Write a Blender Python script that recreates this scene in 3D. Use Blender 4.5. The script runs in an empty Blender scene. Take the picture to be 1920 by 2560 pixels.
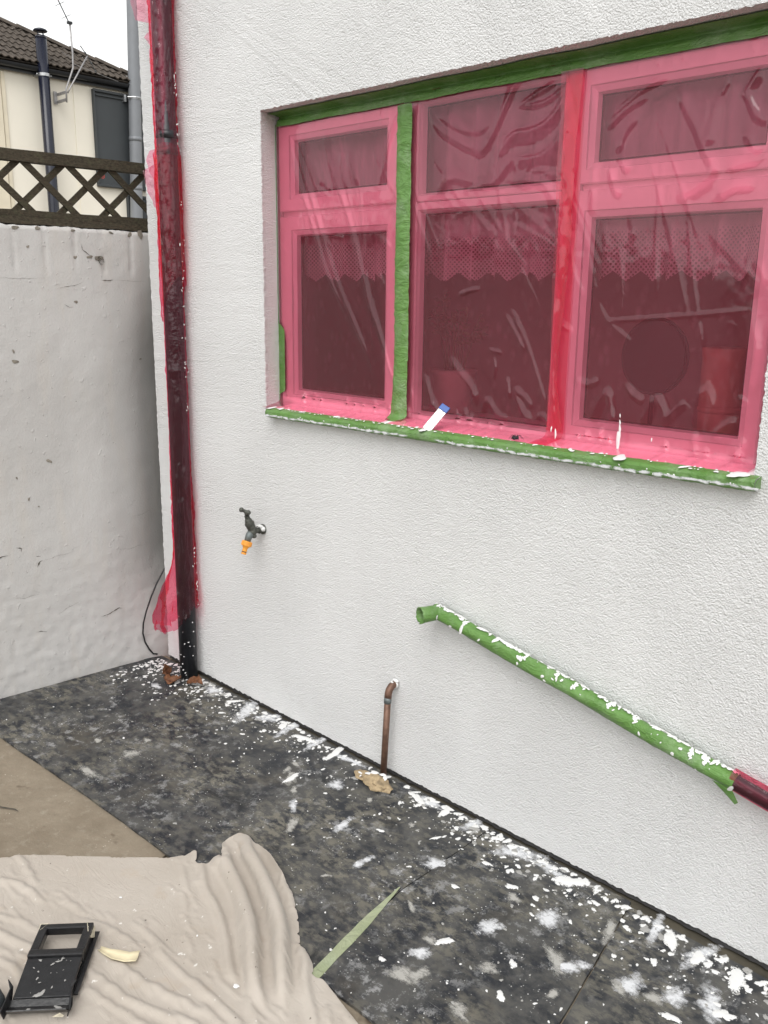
import bpy, bmesh, math, random
import numpy as np
from mathutils import Vector, Matrix, noise as mnoise

S = bpy.context.scene
COL = S.collection
R = math.radians

# ------------------------------------------------------------------ camera, sky, sun, exposure
cam_data = bpy.data.cameras.new('camera')
cam = bpy.data.objects.new('camera', cam_data)
COL.objects.link(cam)
cr, cu, cf = (0.7137, 0.7003, 0.0119), (-0.1757, 0.1623, 0.9710), (-0.6801, 0.6931, -0.2390)
cr = Vector(cr).normalized(); cf = Vector(cf); cf = (cf - cr * cf.dot(cr)).normalized(); cu = cr.cross(cf)
cam.matrix_world = Matrix(((cr.x, cu.x, -cf.x, 0.0), (cr.y, cu.y, -cf.y, -1.9224), (cr.z, cu.z, -cf.z, 1.55), (0, 0, 0, 1)))
cam_data.sensor_fit = 'HORIZONTAL'
cam_data.sensor_width = 36.0
cam_data.lens = 36.0 * 2216.3 / 1920.0
cam_data.clip_start = 0.02
cam_data.clip_end = 3000
S.camera = cam

SUN_DIR = Vector((0.36, -0.52, 0.82)).normalized()      # towards the sun
world = bpy.data.worlds.new('World')
S.world = world
world.use_nodes = True
wn = world.node_tree
sky = wn.nodes.new('ShaderNodeTexSky')
sky.sky_type = 'NISHITA'
sky.sun_disc = False
sky.sun_elevation = math.asin(SUN_DIR.z)
sky.sun_rotation = math.atan2(SUN_DIR.x, SUN_DIR.y)
sky.air_density = 2.5
sky.dust_density = 0.6
hsv = wn.nodes.new('ShaderNodeHueSaturation')
hsv.inputs['Saturation'].default_value = 0.05              # a closed grey cloud cover
wn.links.new(sky.outputs[0], hsv.inputs['Color'])
wn.links.new(hsv.outputs[0], wn.nodes['Background'].inputs[0])
wn.nodes['Background'].inputs[1].default_value = 0.15

sun_data = bpy.data.lights.new('sun', 'SUN')
sun_data.energy = 1.2
sun_data.angle = R(42)
sun_data.color = (1.0, 0.975, 0.94)
sun = bpy.data.objects.new('sun', sun_data)
sun.rotation_euler = SUN_DIR.to_track_quat('Z', 'Y').to_euler()
sun.location = (-3, -4, 8)
COL.objects.link(sun)

S.view_settings.view_transform = 'Standard'
S.view_settings.look = 'None'
S.view_settings.gamma = 1.0
S.view_settings.use_curve_mapping = False
S.view_settings.exposure = 0.60
S.render.engine = 'CYCLES'
S.cycles.transparent_max_bounces = 24
S.cycles.max_bounces = 10
S.cycles.diffuse_bounces = 5
S.cycles.use_denoising = True

# ------------------------------------------------------------------ materials
class NT:
    def __init__(self, name):
        self.m = bpy.data.materials.new(name)
        self.m.use_nodes = True
        self.t = self.m.node_tree
        self.t.nodes.clear()
        self.out = self.t.nodes.new('ShaderNodeOutputMaterial')
        self.co = self.t.nodes.new('ShaderNodeTexCoord').outputs['Object']
    def n(self, typ, ins=None, out=0, **props):
        nd = self.t.nodes.new('ShaderNode' + typ)
        for k, v in props.items():
            setattr(nd, k, v)
        for k, v in (ins or {}).items():
            s = nd.inputs[k]
            if isinstance(v, bpy.types.NodeSocket):
                self.t.links.new(v, s)
            elif isinstance(v, (tuple, list)) and len(v) == 3 and s.type == 'RGBA':
                s.default_value = (*v, 1)
            else:
                s.default_value = v
        return nd.outputs[out]
    def scale(self, v, co=None, rot=(0, 0, 0)):
        return self.n('Mapping', {'Vector': co or self.co, 'Scale': v if isinstance(v, (tuple, list)) else (v, v, v), 'Rotation': rot})
    def noise(self, scale, detail=4, rough=0.55, co=None, dist=0.0):
        return self.n('TexNoise', {'Vector': co or self.co, 'Scale': scale, 'Detail': detail, 'Roughness': rough, 'Distortion': dist})
    def voro(self, scale, co=None, feature='F1', rand=1.0):
        return self.n('TexVoronoi', {'Vector': co or self.co, 'Scale': scale, 'Randomness': rand}, feature=feature)
    def ramp(self, fac, *stops, mode='LINEAR'):
        nd = self.t.nodes.new('ShaderNodeValToRGB')
        nd.color_ramp.interpolation = mode
        el = nd.color_ramp.elements
        while len(el) < len(stops):
            el.new(0.5)
        for e, (p, c) in zip(el, stops):
            e.position = p
            e.color = (*c, 1) if isinstance(c, (tuple, list)) else (c, c, c, 1)
        self.t.links.new(fac, nd.inputs[0])
        return nd.outputs[0]
    def mix(self, fac, a, b, mode='MIX'):
        return self.n('MixRGB', {0: fac, 1: a, 2: b}, blend_type=mode)
    def math(self, op, a, b=0.0):
        return self.n('Math', {0: a, 1: b}, operation=op)
    def bump(self, h, strength=0.5, dist=0.01, normal=None):
        ins = {'Height': h, 'Strength': strength, 'Distance': dist}
        if normal is not None:
            ins['Normal'] = normal
        return self.n('Bump', ins)
    def surf(self, sh):
        self.t.links.new(sh, self.out.inputs['Surface'])
        return self.m
    def pbr(self, color, rough=0.6, normal=None, metal=0.0, spec=0.5, **kw):
        ins = {'Base Color': color, 'Roughness': rough, 'Metallic': metal, 'Specular IOR Level': spec}
        if normal is not None:
            ins['Normal'] = normal
        ins.update(kw)
        return self.surf(self.n('BsdfPrincipled', ins))

def simple(name, col, rough=0.5, metal=0.0, var=0.15, nscale=30, bump=0.0, bscale=120, spec=0.5):
    t = NT(name)
    f = t.noise(nscale, 4)
    c = t.mix(t.ramp(f, (0.3, 0.0), (0.7, 1.0)), tuple(x * (1 - var) for x in col), tuple(min(1, x * (1 + var)) for x in col))
    nrm = t.bump(t.noise(bscale, 4), bump, 0.004) if bump else None
    return t.pbr(c, rough, nrm, metal, spec)

def wall_render_mat():
    t = NT('white_roughcast_render')
    big = t.noise(1.3, 3)
    mid = t.noise(9, 4)
    c = t.mix(t.ramp(big, (0.35, 0.0), (0.68, 1.0)), (0.764, 0.765, 0.762), (0.780, 0.781, 0.779))
    c = t.mix(t.ramp(mid, (0.58, 0.0), (0.75, 0.20)), c, (0.72, 0.715, 0.705))
    g1 = t.noise(200, 4, 0.7)
    g2 = t.n('TexVoronoi', {'Vector': t.co, 'Scale': 230.0, 'Smoothness': 0.5}, feature='SMOOTH_F1')
    g3 = t.noise(46, 3)
    h = t.math('ADD', t.math('MULTIPLY', g1, 1.0), t.math('MULTIPLY', g2, -0.55))
    h = t.math('ADD', h, t.math('MULTIPLY', g3, 0.7))
    # trowelled patches where the grain lies flatter
    st = t.ramp(t.noise(2.2, 3), (0.35, 0.85), (0.6, 1.0))
    return t.pbr(c, 0.85, t.n('Bump', {'Height': h, 'Strength': st, 'Distance': 0.0068}), spec=0.25)

def garden_wall_mat():
    t = NT('old_painted_wall')
    big = t.noise(2.0, 5, 0.6)
    c = t.mix(t.ramp(big, (0.32, 0.0), (0.7, 1.0)), (0.450, 0.438, 0.424), (0.520, 0.512, 0.500))
    streak = t.noise(5, 4, 0.6, co=t.scale((1, 3.2, 0.55)))
    c = t.mix(t.ramp(streak, (0.52, 0.0), (0.75, 0.55)), c, (0.50, 0.47, 0.43))
    sp = t.noise(38, 5, 0.75)
    c = t.mix(t.ramp(sp, (0.68, 0.0), (0.75, 0.8)), c, (0.36, 0.33, 0.28))
    sp2 = t.noise(70, 2, 0.5)
    c = t.mix(t.ramp(sp2, (0.77, 0.0), (0.80, 0.9)), c, (0.13, 0.12, 0.10))
    h = t.math('ADD', t.math('MULTIPLY', t.noise(26, 5, 0.6), 0.35), t.math('MULTIPLY', t.noise(120, 3), 0.25))
    pk = t.ramp(t.noise(55, 1, 0.4), (0.70, 0.0), (0.76, 1.0))
    h = t.math('ADD', h, t.math('MULTIPLY', pk, 0.35))
    return t.pbr(c, 0.7, t.bump(h, 0.45, 0.008), spec=0.3)

def board_mat():
    t = NT('grimy_black_floor_board')
    a = t.noise(9, 7, 0.68, dist=0.3)
    b = t.noise(23, 6, 0.7, co=t.scale((1.0, 1.7, 1)), dist=0.2)
    lf = t.noise(2.6, 4, 0.6)
    c = t.mix(t.ramp(a, (0.43, 0.0), (0.57, 1.0)), (0.014, 0.016, 0.021), (0.068, 0.067, 0.064))
    dust = t.math('MULTIPLY', t.ramp(b, (0.46, 0.0), (0.58, 1.0)), t.ramp(lf, (0.40, 0.05), (0.60, 0.85)))
    c = t.mix(dust, c, (0.170, 0.158, 0.126))
    brown = t.ramp(t.noise(4.2, 5, 0.6), (0.58, 0.0), (0.72, 0.55))
    c = t.mix(brown, c, (0.060, 0.050, 0.035))
    blk = t.ramp(t.noise(5.5, 6, 0.7, dist=0.5), (0.60, 0.0), (0.68, 0.85))
    c = t.mix(blk, c, (0.010, 0.011, 0.013))
    grey = t.math('MULTIPLY', t.ramp(t.noise(26, 7, 0.78), (0.53, 0.0), (0.61, 1.0)), t.ramp(t.noise(3.4, 3), (0.42, 0.0), (0.62, 0.75)))
    c = t.mix(grey, c, (0.30, 0.30, 0.30))
    s1 = t.noise(6, 5, 0.7, co=t.scale((1.6, 46, 1), rot=(0, 0, R(6))))
    c = t.mix(t.math('MULTIPLY', t.ramp(s1, (0.63, 0.0), (0.70, 1.0)), t.ramp(t.noise(4, 2), (0.45, 0.0), (0.6, 0.45))), c, (0.34, 0.33, 0.30))
    s2 = t.noise(6, 5, 0.7, co=t.scale((44, 1.8, 1), rot=(0, 0, R(-12))))
    c = t.mix(t.math('MULTIPLY', t.ramp(s2, (0.66, 0.0), (0.72, 1.0)), t.ramp(t.noise(5, 2), (0.5, 0.0), (0.62, 0.4))), c, (0.30, 0.29, 0.27))
    v = t.voro(85)
    c = t.mix(t.math('MULTIPLY', t.ramp(v, (0.10, 1.0), (0.17, 0.0)), t.ramp(t.noise(8, 3), (0.50, 0.0), (0.62, 0.8))), c, (0.60, 0.60, 0.59))
    rgh = t.ramp(a, (0.35, 0.42), (0.65, 0.72))
    h = t.math('ADD', t.math('MULTIPLY', t.noise(60, 5, 0.7), 0.5), t.math('MULTIPLY', b, 0.6))
    return t.pbr(c, rgh, t.bump(h, 0.25, 0.004), spec=0.45)

def paving_mat():
    t = NT('riven_sandstone')
    a = t.noise(5, 6, 0.65)
    c = t.mix(t.ramp(a, (0.3, 0.0), (0.7, 1.0)), (0.185, 0.150, 0.108), (0.275, 0.232, 0.175))
    c = t.mix(t.ramp(t.noise(28, 5, 0.7), (0.55, 0.0), (0.72, 0.6)), c, (0.33, 0.295, 0.235))
    c = t.mix(t.ramp(t.noise(7.5, 3, 0.6, co=t.scale((1, 1, 1))), (0.64, 0.0), (0.70, 0.85)), c, (0.085, 0.062, 0.042))
    v = t.voro(70)
    c = t.mix(t.math('MULTIPLY', t.ramp(v, (0.06, 1.0), (0.12, 0.0)), t.ramp(t.noise(9, 2), (0.5, 0.0), (0.6, 0.8))), c, (0.66, 0.62, 0.55))
    h = t.math('ADD', t.noise(12, 6, 0.62), t.math('MULTIPLY', t.noise(80, 3), 0.2))
    return t.pbr(c, 0.75, t.bump(h, 0.5, 0.012), spec=0.3)

def cloth_mat():
    t = NT('beige_cotton_dust_sheet')
    a = t.noise(4, 5, 0.6)
    c = t.mix(t.ramp(a, (0.35, 0.0), (0.68, 1.0)), (0.400, 0.355, 0.305), (0.462, 0.418, 0.368))
    c = t.mix(t.ramp(t.noise(11, 4, 0.6), (0.60, 0.0), (0.75, 0.5)), c, (0.40, 0.32, 0.24))
    c = t.mix(t.ramp(t.noise(60, 2), (0.735, 0.0), (0.76, 0.8)), c, (0.10, 0.085, 0.07))
    c = t.mix(t.ramp(t.noise(42, 3), (0.70, 0.0), (0.73, 0.8)), c, (0.72, 0.70, 0.66))
    wv = t.math('ADD', t.n('TexWave', {'Vector': t.co, 'Scale': 160.0, 'Distortion': 0.6}, out=1, bands_direction='X'),
                t.n('TexWave', {'Vector': t.co, 'Scale': 160.0, 'Distortion': 0.6}, out=1, bands_direction='Y'))
    cr_n = t.math('ABSOLUTE', t.math('SUBTRACT', t.noise(7, 5, 0.55, co=t.scale((1.0, 2.4, 1), rot=(0, 0, R(25))), dist=0.8), 0.5))
    h = t.math('ADD', t.math('ADD', t.math('MULTIPLY', wv, 0.07), t.math('MULTIPLY', t.noise(60, 4, 0.6), 0.6)), t.math('MULTIPLY', t.ramp(cr_n, (0.0, 0.0), (0.06, 1.0)), 0.28))
    return t.pbr(c, 0.92, t.bump(h, 0.42, 0.005), spec=0.15, **{'Sheen Weight': 0.15})

def film_mat(name, tint, haze_col, haze=0.07, rough=0.10, crinkle=0.25, ior=1.45, flat_gloss=None):
    t = NT(name)
    h = t.math('ADD', t.noise(16, 4, 0.6, dist=0.6), t.math('MULTIPLY', t.noise(70, 3, 0.6), 0.25))
    nrm = t.bump(h, crinkle, 0.012)
    tr = t.n('BsdfTransparent', {'Color': tint})
    df = t.n('BsdfDiffuse', {'Color': haze_col, 'Normal': nrm})
    tl = t.n('BsdfTranslucent', {'Color': haze_col, 'Normal': nrm})
    sc = t.n('MixShader', {0: 0.35, 1: df, 2: tl})
    body = t.n('MixShader', {0: haze, 1: tr, 2: sc})
    gl = t.n('BsdfGlossy', {'Color': (1, 1, 1), 'Roughness': rough, 'Normal': nrm})
    fr = t.n('Fresnel', {'IOR': ior, 'Normal': nrm}) if flat_gloss is None else t.math('MINIMUM', t.n('Fresnel', {'IOR': ior, 'Normal': nrm}), flat_gloss)
    return t.surf(t.n('MixShader', {0: fr, 1: body, 2: gl}))

def glass_mat():
    t = NT('window_glass')
    tr = t.n('BsdfTransparent', {'Color': (0.90, 0.92, 0.91)})
    gl = t.n('BsdfGlossy', {'Roughness': 0.01})
    return t.surf(t.n('MixShader', {0: t.n('Fresnel', {'IOR': 1.45}), 1: tr, 2: gl}))

def tape_mat(name, dark, light):
    t = NT(name)
    a = t.noise(14, 4, 0.6)
    c = t.mix(t.ramp(a, (0.3, 0.0), (0.7, 1.0)), dark, light)
    mist = t.math('MULTIPLY', t.ramp(t.noise(9, 6, 0.7), (0.48, 0.0), (0.70, 0.35)), t.ramp(t.noise(160, 3, 0.7), (0.35, 0.4), (0.6, 1.0)))
    c = t.mix(mist, c, (0.42, 0.46, 0.38))
    grime = t.ramp(t.noise(40, 5, 0.7), (0.64, 0.0), (0.74, 0.25))
    c = t.mix(grime, c, tuple(x * 0.7 for x in dark))
    wr_ = t.math('ABSOLUTE', t.math('SUBTRACT', t.noise(16, 4, 0.6, co=t.scale((1, 1, 2.2)), dist=1.2), 0.5))
    h = t.math('ADD', t.math('MULTIPLY', t.ramp(wr_, (0.0, 1.0), (0.10, 0.0)), 0.8), t.math('ADD', t.noise(30, 4, 0.6, co=t.scale((1, 1, 2.5)), dist=1.0), t.math('MULTIPLY', t.noise(120, 3), 0.2)))
    return t.pbr(c, 0.42, t.bump(h, 0.42, 0.006), spec=0.4)

def lace_mat():
    t = NT('lace_net')
    c = t.mix(t.ramp(t.noise(8, 3), (0.3, 0.0), (0.7, 1.0)), (0.86, 0.80, 0.84), (0.94, 0.90, 0.92))
    df = t.n('BsdfDiffuse', {'Color': c})
    tl = t.n('BsdfTranslucent', {'Color': c})
    body = t.n('MixShader', {0: 0.45, 1: df, 2: tl})
    tr = t.n('BsdfTransparent', {'Color': (1, 1, 1)})
    uv = t.n('TexCoord', out=2)
    # rows of eyelets, staggered, only in the lower border of the lace
    v = t.n('TexVoronoi', {'Vector': t.n('Mapping', {'Vector': uv, 'Rotation': (0, 0, R(45))}), 'Scale': 108.0, 'Randomness': 0.0}, feature='F1')
    sep = t.t.nodes.new('ShaderNodeSeparateXYZ'); t.t.links.new(uv, sep.inputs[0])
    band = t.ramp(sep.outputs[1], (0.0, 1.0), (0.115, 1.0), (0.135, 0.0), (0.15, 0.0))
    hole = t.math('MULTIPLY', t.ramp(v, (0.27, 1.0), (0.33, 0.0)), t.ramp(t.noise(5.0, 2, co=uv), (0.40, 0.35), (0.52, 1.0)))
    hole = t.math('MULTIPLY', hole, band)
    sheer = t.math('MAXIMUM', hole, 0.07)
    return t.surf(t.n('MixShader', {0: sheer, 1: body, 2: tr}))

def paint_mat(name, col, smear=False, worn=False):
    t = NT(name)
    c = t.mix(t.noise(25, 3), col, tuple(x * 0.94 for x in col))
    nrm = t.bump(t.noise(90, 3), 0.3, 0.003)
    p = t.n('BsdfPrincipled', {'Base Color': c, 'Roughness': 0.55, 'Normal': nrm, 'Specular IOR Level': 0.35})
    if worn:                                                        # gritty eaten edge
        sep = t.t.nodes.new('ShaderNodeSeparateXYZ'); t.t.links.new(t.n('TexCoord', out=2), sep.inputs[0])
        q = t.math('ADD', t.math('MULTIPLY', t.noise(75, 5, 0.75), 0.55), t.math('MULTIPLY', t.noise(260, 3, 0.7), 0.45))
        q = t.math('SUBTRACT', q, t.math('MULTIPLY', t.math('POWER', sep.outputs[0], 2.6), 0.24))
        f = t.ramp(q, (0.285, 0.0), (0.345, 1.0))
        return t.surf(t.n('MixShader', {0: f, 1: t.n('BsdfTransparent', {'Color': (1, 1, 1)}), 2: p}))
    if not smear:
        return t.surf(p)
    a = t.noise(6, 7, 0.78, co=t.scale((5, 11, 1), rot=(0, 0, R(28))), dist=0.6)
    b = t.noise(45, 6, 0.75)
    sep = t.t.nodes.new('ShaderNodeSeparateXYZ'); t.t.links.new(t.n('TexCoord', out=2), sep.inputs[0])
    q = t.math('ADD', t.math('MULTIPLY', a, 0.45), t.math('MULTIPLY', b, 0.55))
    q = t.math('SUBTRACT', q, t.math('MULTIPLY', t.math('POWER', sep.outputs[0], 1.6), 0.30))
    f = t.ramp(q, (0.28, 0.0), (0.48, 0.90))
    return t.surf(t.n('MixShader', {0: f, 1: t.n('BsdfTransparent', {'Color': (1, 1, 1)}), 2: p}))

def wood_mat(name, a, b):
    t = NT(name)
    n1 = t.noise(20, 6, 0.65, co=t.scale((4, 4, 9)))
    c = t.mix(t.ramp(n1, (0.35, 0.0), (0.68, 1.0)), a, b)
    c = t.mix(t.ramp(t.noise(30, 4, 0.6), (0.56, 0.0), (0.72, 0.5)), c, (0.085, 0.09, 0.05))
    return t.pbr(c, 0.8, t.bump(n1, 0.4, 0.004), spec=0.25)

M = {}
M['render'] = wall_render_mat()
M['gwall'] = garden_wall_mat()
M['board'] = board_mat()
M['paving'] = paving_mat()
M['cloth'] = cloth_mat()
M['film'] = film_mat('pink_masking_film', (1.0, 0.51, 0.63), (1.0, 0.17, 0.25), 0.100, 0.05, 0.02, 1.48)
M['film_pipe'] = film_mat('red_tinted_pipe_film', (1.0, 0.42, 0.54), (0.62, 0.14, 0.21), 0.022, 0.07, 0.35, 1.45, 0.045)
M['glass'] = glass_mat()
M['tape'] = tape_mat('green_masking_tape', (0.085, 0.195, 0.038), (0.130, 0.260, 0.068))
M['tape_old'] = tape_mat('faded_green_tape', (0.25, 0.29, 0.165), (0.34, 0.37, 0.24))
M['lace'] = lace_mat()
M['paint'] = paint_mat('white_masonry_paint', (0.76, 0.76, 0.75))
M['ground_paint'] = paint_mat('dried_white_spatter', (0.72, 0.72, 0.71), worn=True)
M['trodden'] = paint_mat('trodden_grey_paint', (0.33, 0.325, 0.31), worn=True)
M['smear'] = paint_mat('smeared_white_paint', (0.70, 0.71, 0.73), True)
M['dry_smear'] = paint_mat('dried_grey_splash', (0.42, 0.41, 0.38), True)
M['upvc'] = simple('white_plastic_frame', (0.92, 0.91, 0.90), 0.35, var=0.01)
M['gasket'] = simple('black_rubber_gasket', (0.015, 0.012, 0.012), 0.6)
M['black_plastic'] = simple('black_drain_plastic', (0.014, 0.016, 0.020), 0.35, var=0.3)
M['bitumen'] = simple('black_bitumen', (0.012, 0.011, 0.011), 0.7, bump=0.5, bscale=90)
M['trellis'] = wood_mat('weathered_brown_timber', (0.030, 0.024, 0.016), (0.072, 0.060, 0.040))
M['cream'] = simple('cream_wall_paint', (0.85, 0.80, 0.69), 0.8, var=0.03, nscale=1.5)
M['cream_dirty'] = simple('stained_cream_paint', (0.72, 0.65, 0.51), 0.8, var=0.08, nscale=4)
M['tile'] = simple('brown_concrete_tile', (0.070, 0.056, 0.044), 0.85, var=0.45, nscale=9, bump=0.6, bscale=40)
M['darkgrey'] = simple('dark_grey_painted_metal', (0.040, 0.046, 0.050), 0.5, var=0.08, nscale=3)
M['gutter'] = simple('black_gutter', (0.016, 0.018, 0.022), 0.4)
M['flue'] = simple('black_enamel_flue', (0.010, 0.012, 0.024), 0.25, var=0.1)
M['steel'] = simple('galvanised_steel', (0.48, 0.49, 0.50), 0.38, 0.8, var=0.15)
M['dullsteel'] = simple('dull_aluminium', (0.36, 0.35, 0.35), 0.5, 0.6, var=0.2)
M['greypipe'] = simple('grey_plastic_pipe', (0.20, 0.21, 0.225), 0.4, var=0.06, nscale=6)
M['copper'] = simple('aged_copper', (0.155, 0.088, 0.062), 0.5, 0.5, var=0.35, nscale=40, bump=0.15)
M['brass'] = simple('weathered_brass', (0.095, 0.098, 0.085), 0.5, 0.55, var=0.35, nscale=120, bump=0.3, bscale=300)
M['brass_grey'] = simple('grey_oxidised_metal', (0.145, 0.165, 0.165), 0.5, 0.4, var=0.2, nscale=90)
M['orange'] = simple('orange_plastic', (0.72, 0.30, 0.035), 0.45, var=0.06)
M['stone'] = simple('buff_stone', (0.33, 0.25, 0.15), 0.85, var=0.45, nscale=45, bump=0.7, bscale=70)
M['leaf'] = simple('dry_brown_leaf', (0.135, 0.052, 0.020), 0.7, var=0.4, nscale=60, bump=0.5, bscale=160)
M['tray'] = simple('black_tray_plastic', (0.012, 0.012, 0.013), 0.28, var=0.3, nscale=40, bump=0.25, bscale=130)
M['scrap'] = simple('cream_tape_scrap', (0.70, 0.62, 0.42), 0.7, var=0.06)
M['putty'] = simple('dried_tape_residue', (0.48, 0.44, 0.34), 0.8, var=0.2, nscale=80)
M['blade'] = simple('worn_scraper_steel', (0.50, 0.49, 0.48), 0.4, 0.6, var=0.45, nscale=120, bump=0.2, bscale=200)
M['blue'] = simple('blue_plastic', (0.035, 0.10, 0.34), 0.45, var=0.08)
M['spider'] = simple('spider_brown', (0.018, 0.014, 0.020), 0.5)
M['room'] = simple('brown_room_wall', (0.34, 0.26, 0.22), 0.9, var=0.15, nscale=2)
def wallpaper_mat():
    t = NT('leafy_wallpaper')
    v = t.n('TexVoronoi', {'Vector': t.scale((1, 1, .55)), 'Scale': 22.0, 'Randomness': 0.9}, feature='F1')
    k = t.math('MULTIPLY', t.ramp(v, (0.10, 0.6), (0.42, 0.0)), t.ramp(t.noise(9, 5, 0.7), (0.42, 0.0), (0.60, 1.0)))
    return t.pbr(t.mix(k, (0.40, 0.33, 0.29), (0.80, 0.77, 0.73)), 0.8)
M['wallpaper'] = wallpaper_mat()
M['pot'] = simple('pale_glazed_pot', (0.62, 0.50, 0.46), 0.35, var=0.05)
M['terracotta'] = simple('orange_terracotta', (0.46, 0.27, 0.20), 0.6, var=0.08)
M['plant'] = simple('houseplant_leaf', (0.10, 0.13, 0.05), 0.5, var=0.5, nscale=50)
M['hedge'] = simple('dark_hedge_leaf', (0.045, 0.065, 0.028), 0.55, var=0.5, nscale=4)
M['mirror_back'] = simple('black_mirror_back', (0.012, 0.010, 0.010), 0.6, var=0.2)
M['chrome'] = simple('chrome', (0.7, 0.7, 0.7), 0.15, 1.0, var=0.02)
M['crack'] = simple('dark_crack', (0.085, 0.075, 0.060), 0.95, var=0.3)
M['flake'] = simple('bare_render_patch', (0.20, 0.18, 0.15), 0.9, var=0.4, nscale=50)
M['gold'] = simple('gold_print', (0.62, 0.42, 0.10), 0.5)
M['redprint'] = simple('red_print', (0.5, 0.05, 0.03), 0.5)
M['soil'] = simple('garden_ground', (0.14, 0.12, 0.09), 0.95, var=0.3, nscale=2)
M['gap_strip'] = simple('olive_gap_shade', (0.060, 0.052, 0.036), 0.8, var=0.4, nscale=14, bump=0.5, bscale=40)
M['cable'] = simple('black_cable_sheath', (0.012, 0.012, 0.013), 0.45)

# ------------------------------------------------------------------ mesh helpers
def mk(name, verts, faces, mat, parent=None, smooth=False, uvs=None):
    me = bpy.data.meshes.new(name)
    me.from_pydata([tuple(map(float, v)) for v in verts], [], [tuple(int(i) for i in f) for f in faces])
    if uvs is not None:
        ul = me.uv_layers.new(name='uv')
        for lp in me.loops:
            ul.data[lp.index].uv = uvs[lp.vertex_index]
    me.update()
    if smooth:
        me.polygons.foreach_set('use_smooth', [True] * len(me.polygons))
    ob = bpy.data.objects.new(name, me)
    if mat is not None:
        me.materials.append(mat)
    COL.objects.link(ob)
    if parent is not None:
        ob.parent = parent
        ob.matrix_parent_inverse = Matrix.Translation(-parent.location) if parent.type == 'EMPTY' and parent.parent is None else Matrix()
    return ob

def empty(name, loc=(0, 0, 0)):
    o = bpy.data.objects.new(name, None)
    o.empty_display_size = 0.05
    o.location = loc
    COL.objects.link(o)
    return o

def tag(o, label=None, cat=None, group=None, kind=None):
    if label: o['label'] = label
    if cat: o['category'] = cat
    if group: o['group'] = group
    if kind: o['kind'] = kind
    return o

class MB:
    """collects simple shapes into one mesh"""
    def __init__(self): self.v = []; self.f = []; self.uv = []
    def add(self, v, f):
        k = len(self.v); self.v += [tuple(map(float, p)) for p in v]; self.f += [tuple(i + k for i in q) for q in f]
    def box(self, x0, x1, y0, y1, z0, z1, B=None):
        P = [(x, y, z) for x in (x0, x1) for y in (y0, y1) for z in (z0, z1)]
        if B: P = [B(p) for p in P]
        self.add(P, [(0, 1, 3, 2), (4, 6, 7, 5), (0, 4, 5, 1), (2, 3, 7, 6), (0, 2, 6, 4), (1, 5, 7, 3)])
    def tube(self, pts, r, n=12, caps=True, radii=None):
        pts = [Vector(p) for p in pts]
        rings = []
        up = None
        for i, p in enumerate(pts):
            a = pts[max(0, i - 1)]; b = pts[min(len(pts) - 1, i + 1)]
            d = (b - a).normalized()
            if up is None:
                up = Vector((0, 0, 1)) if abs(d.z) < 0.9 else Vector((1, 0, 0))
            s = d.cross(up).normalized(); up2 = s.cross(d).normalized(); up = up2
            rr = radii[i] if radii else r
            rings.append([p + (s * math.cos(t) + up2 * math.sin(t)) * rr for t in [2 * math.pi * k / n for k in range(n)]])
        V = [q for ring in rings for q in ring]; F = []
        for i in range(len(rings) - 1):
            for k in range(n):
                F.append((i * n + k, i * n + (k + 1) % n, (i + 1) * n + (k + 1) % n, (i + 1) * n + k))
        if caps:
            F.append(tuple(reversed(range(n)))); F.append(tuple((len(rings) - 1) * n + k for k in range(n)))
        self.add(V, F)
    def blob(self, c, r, seed=0, amp=0.25, sub=2, sc=(1, 1, 1), freq=2.0):
        bm = bmesh.new(); bmesh.ops.create_icosphere(bm, subdivisions=sub, radius=1)
        V = []
        for v in bm.verts:
            d = v.co.normalized()
            k = 1 + amp * mnoise.fractal(d * freq + Vector((seed * 3.7, seed * 1.3, seed)), 1.0, 2.0, 3)
            V.append((c[0] + d.x * r * sc[0] * k, c[1] + d.y * r * sc[1] * k, c[2] + d.z * r * sc[2] * k))
        F = [tuple(v.index for v in f.verts) for f in bm.faces]
        bm.free(); self.add(V, F)
    def build(self, name, mat, parent=None, smooth=False, bevel=0.0):
        o = mk(name, self.v, self.f, mat, parent, smooth, self.uv if len(self.uv) == len(self.v) else None)
        if bevel:
            m = o.modifiers.new('edge', 'BEVEL'); m.width = bevel; m.segments = 2; m.limit_method = 'ANGLE'
        return o

def rect_loops(loops):
    """nested rectangles (x0, x1, z0, z1, y) joined by quads"""
    V = []; F = []
    for (x0, x1, z0, z1, y) in loops:
        V += [(x0, y, z0), (x1, y, z0), (x1, y, z1), (x0, y, z1)]
    for i in range(len(loops) - 1):
        for k in range(4):
            F.append((i * 4 + k, i * 4 + (k + 1) % 4, (i + 1) * 4 + (k + 1) % 4, (i + 1) * 4 + k))
    return V, F

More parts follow.
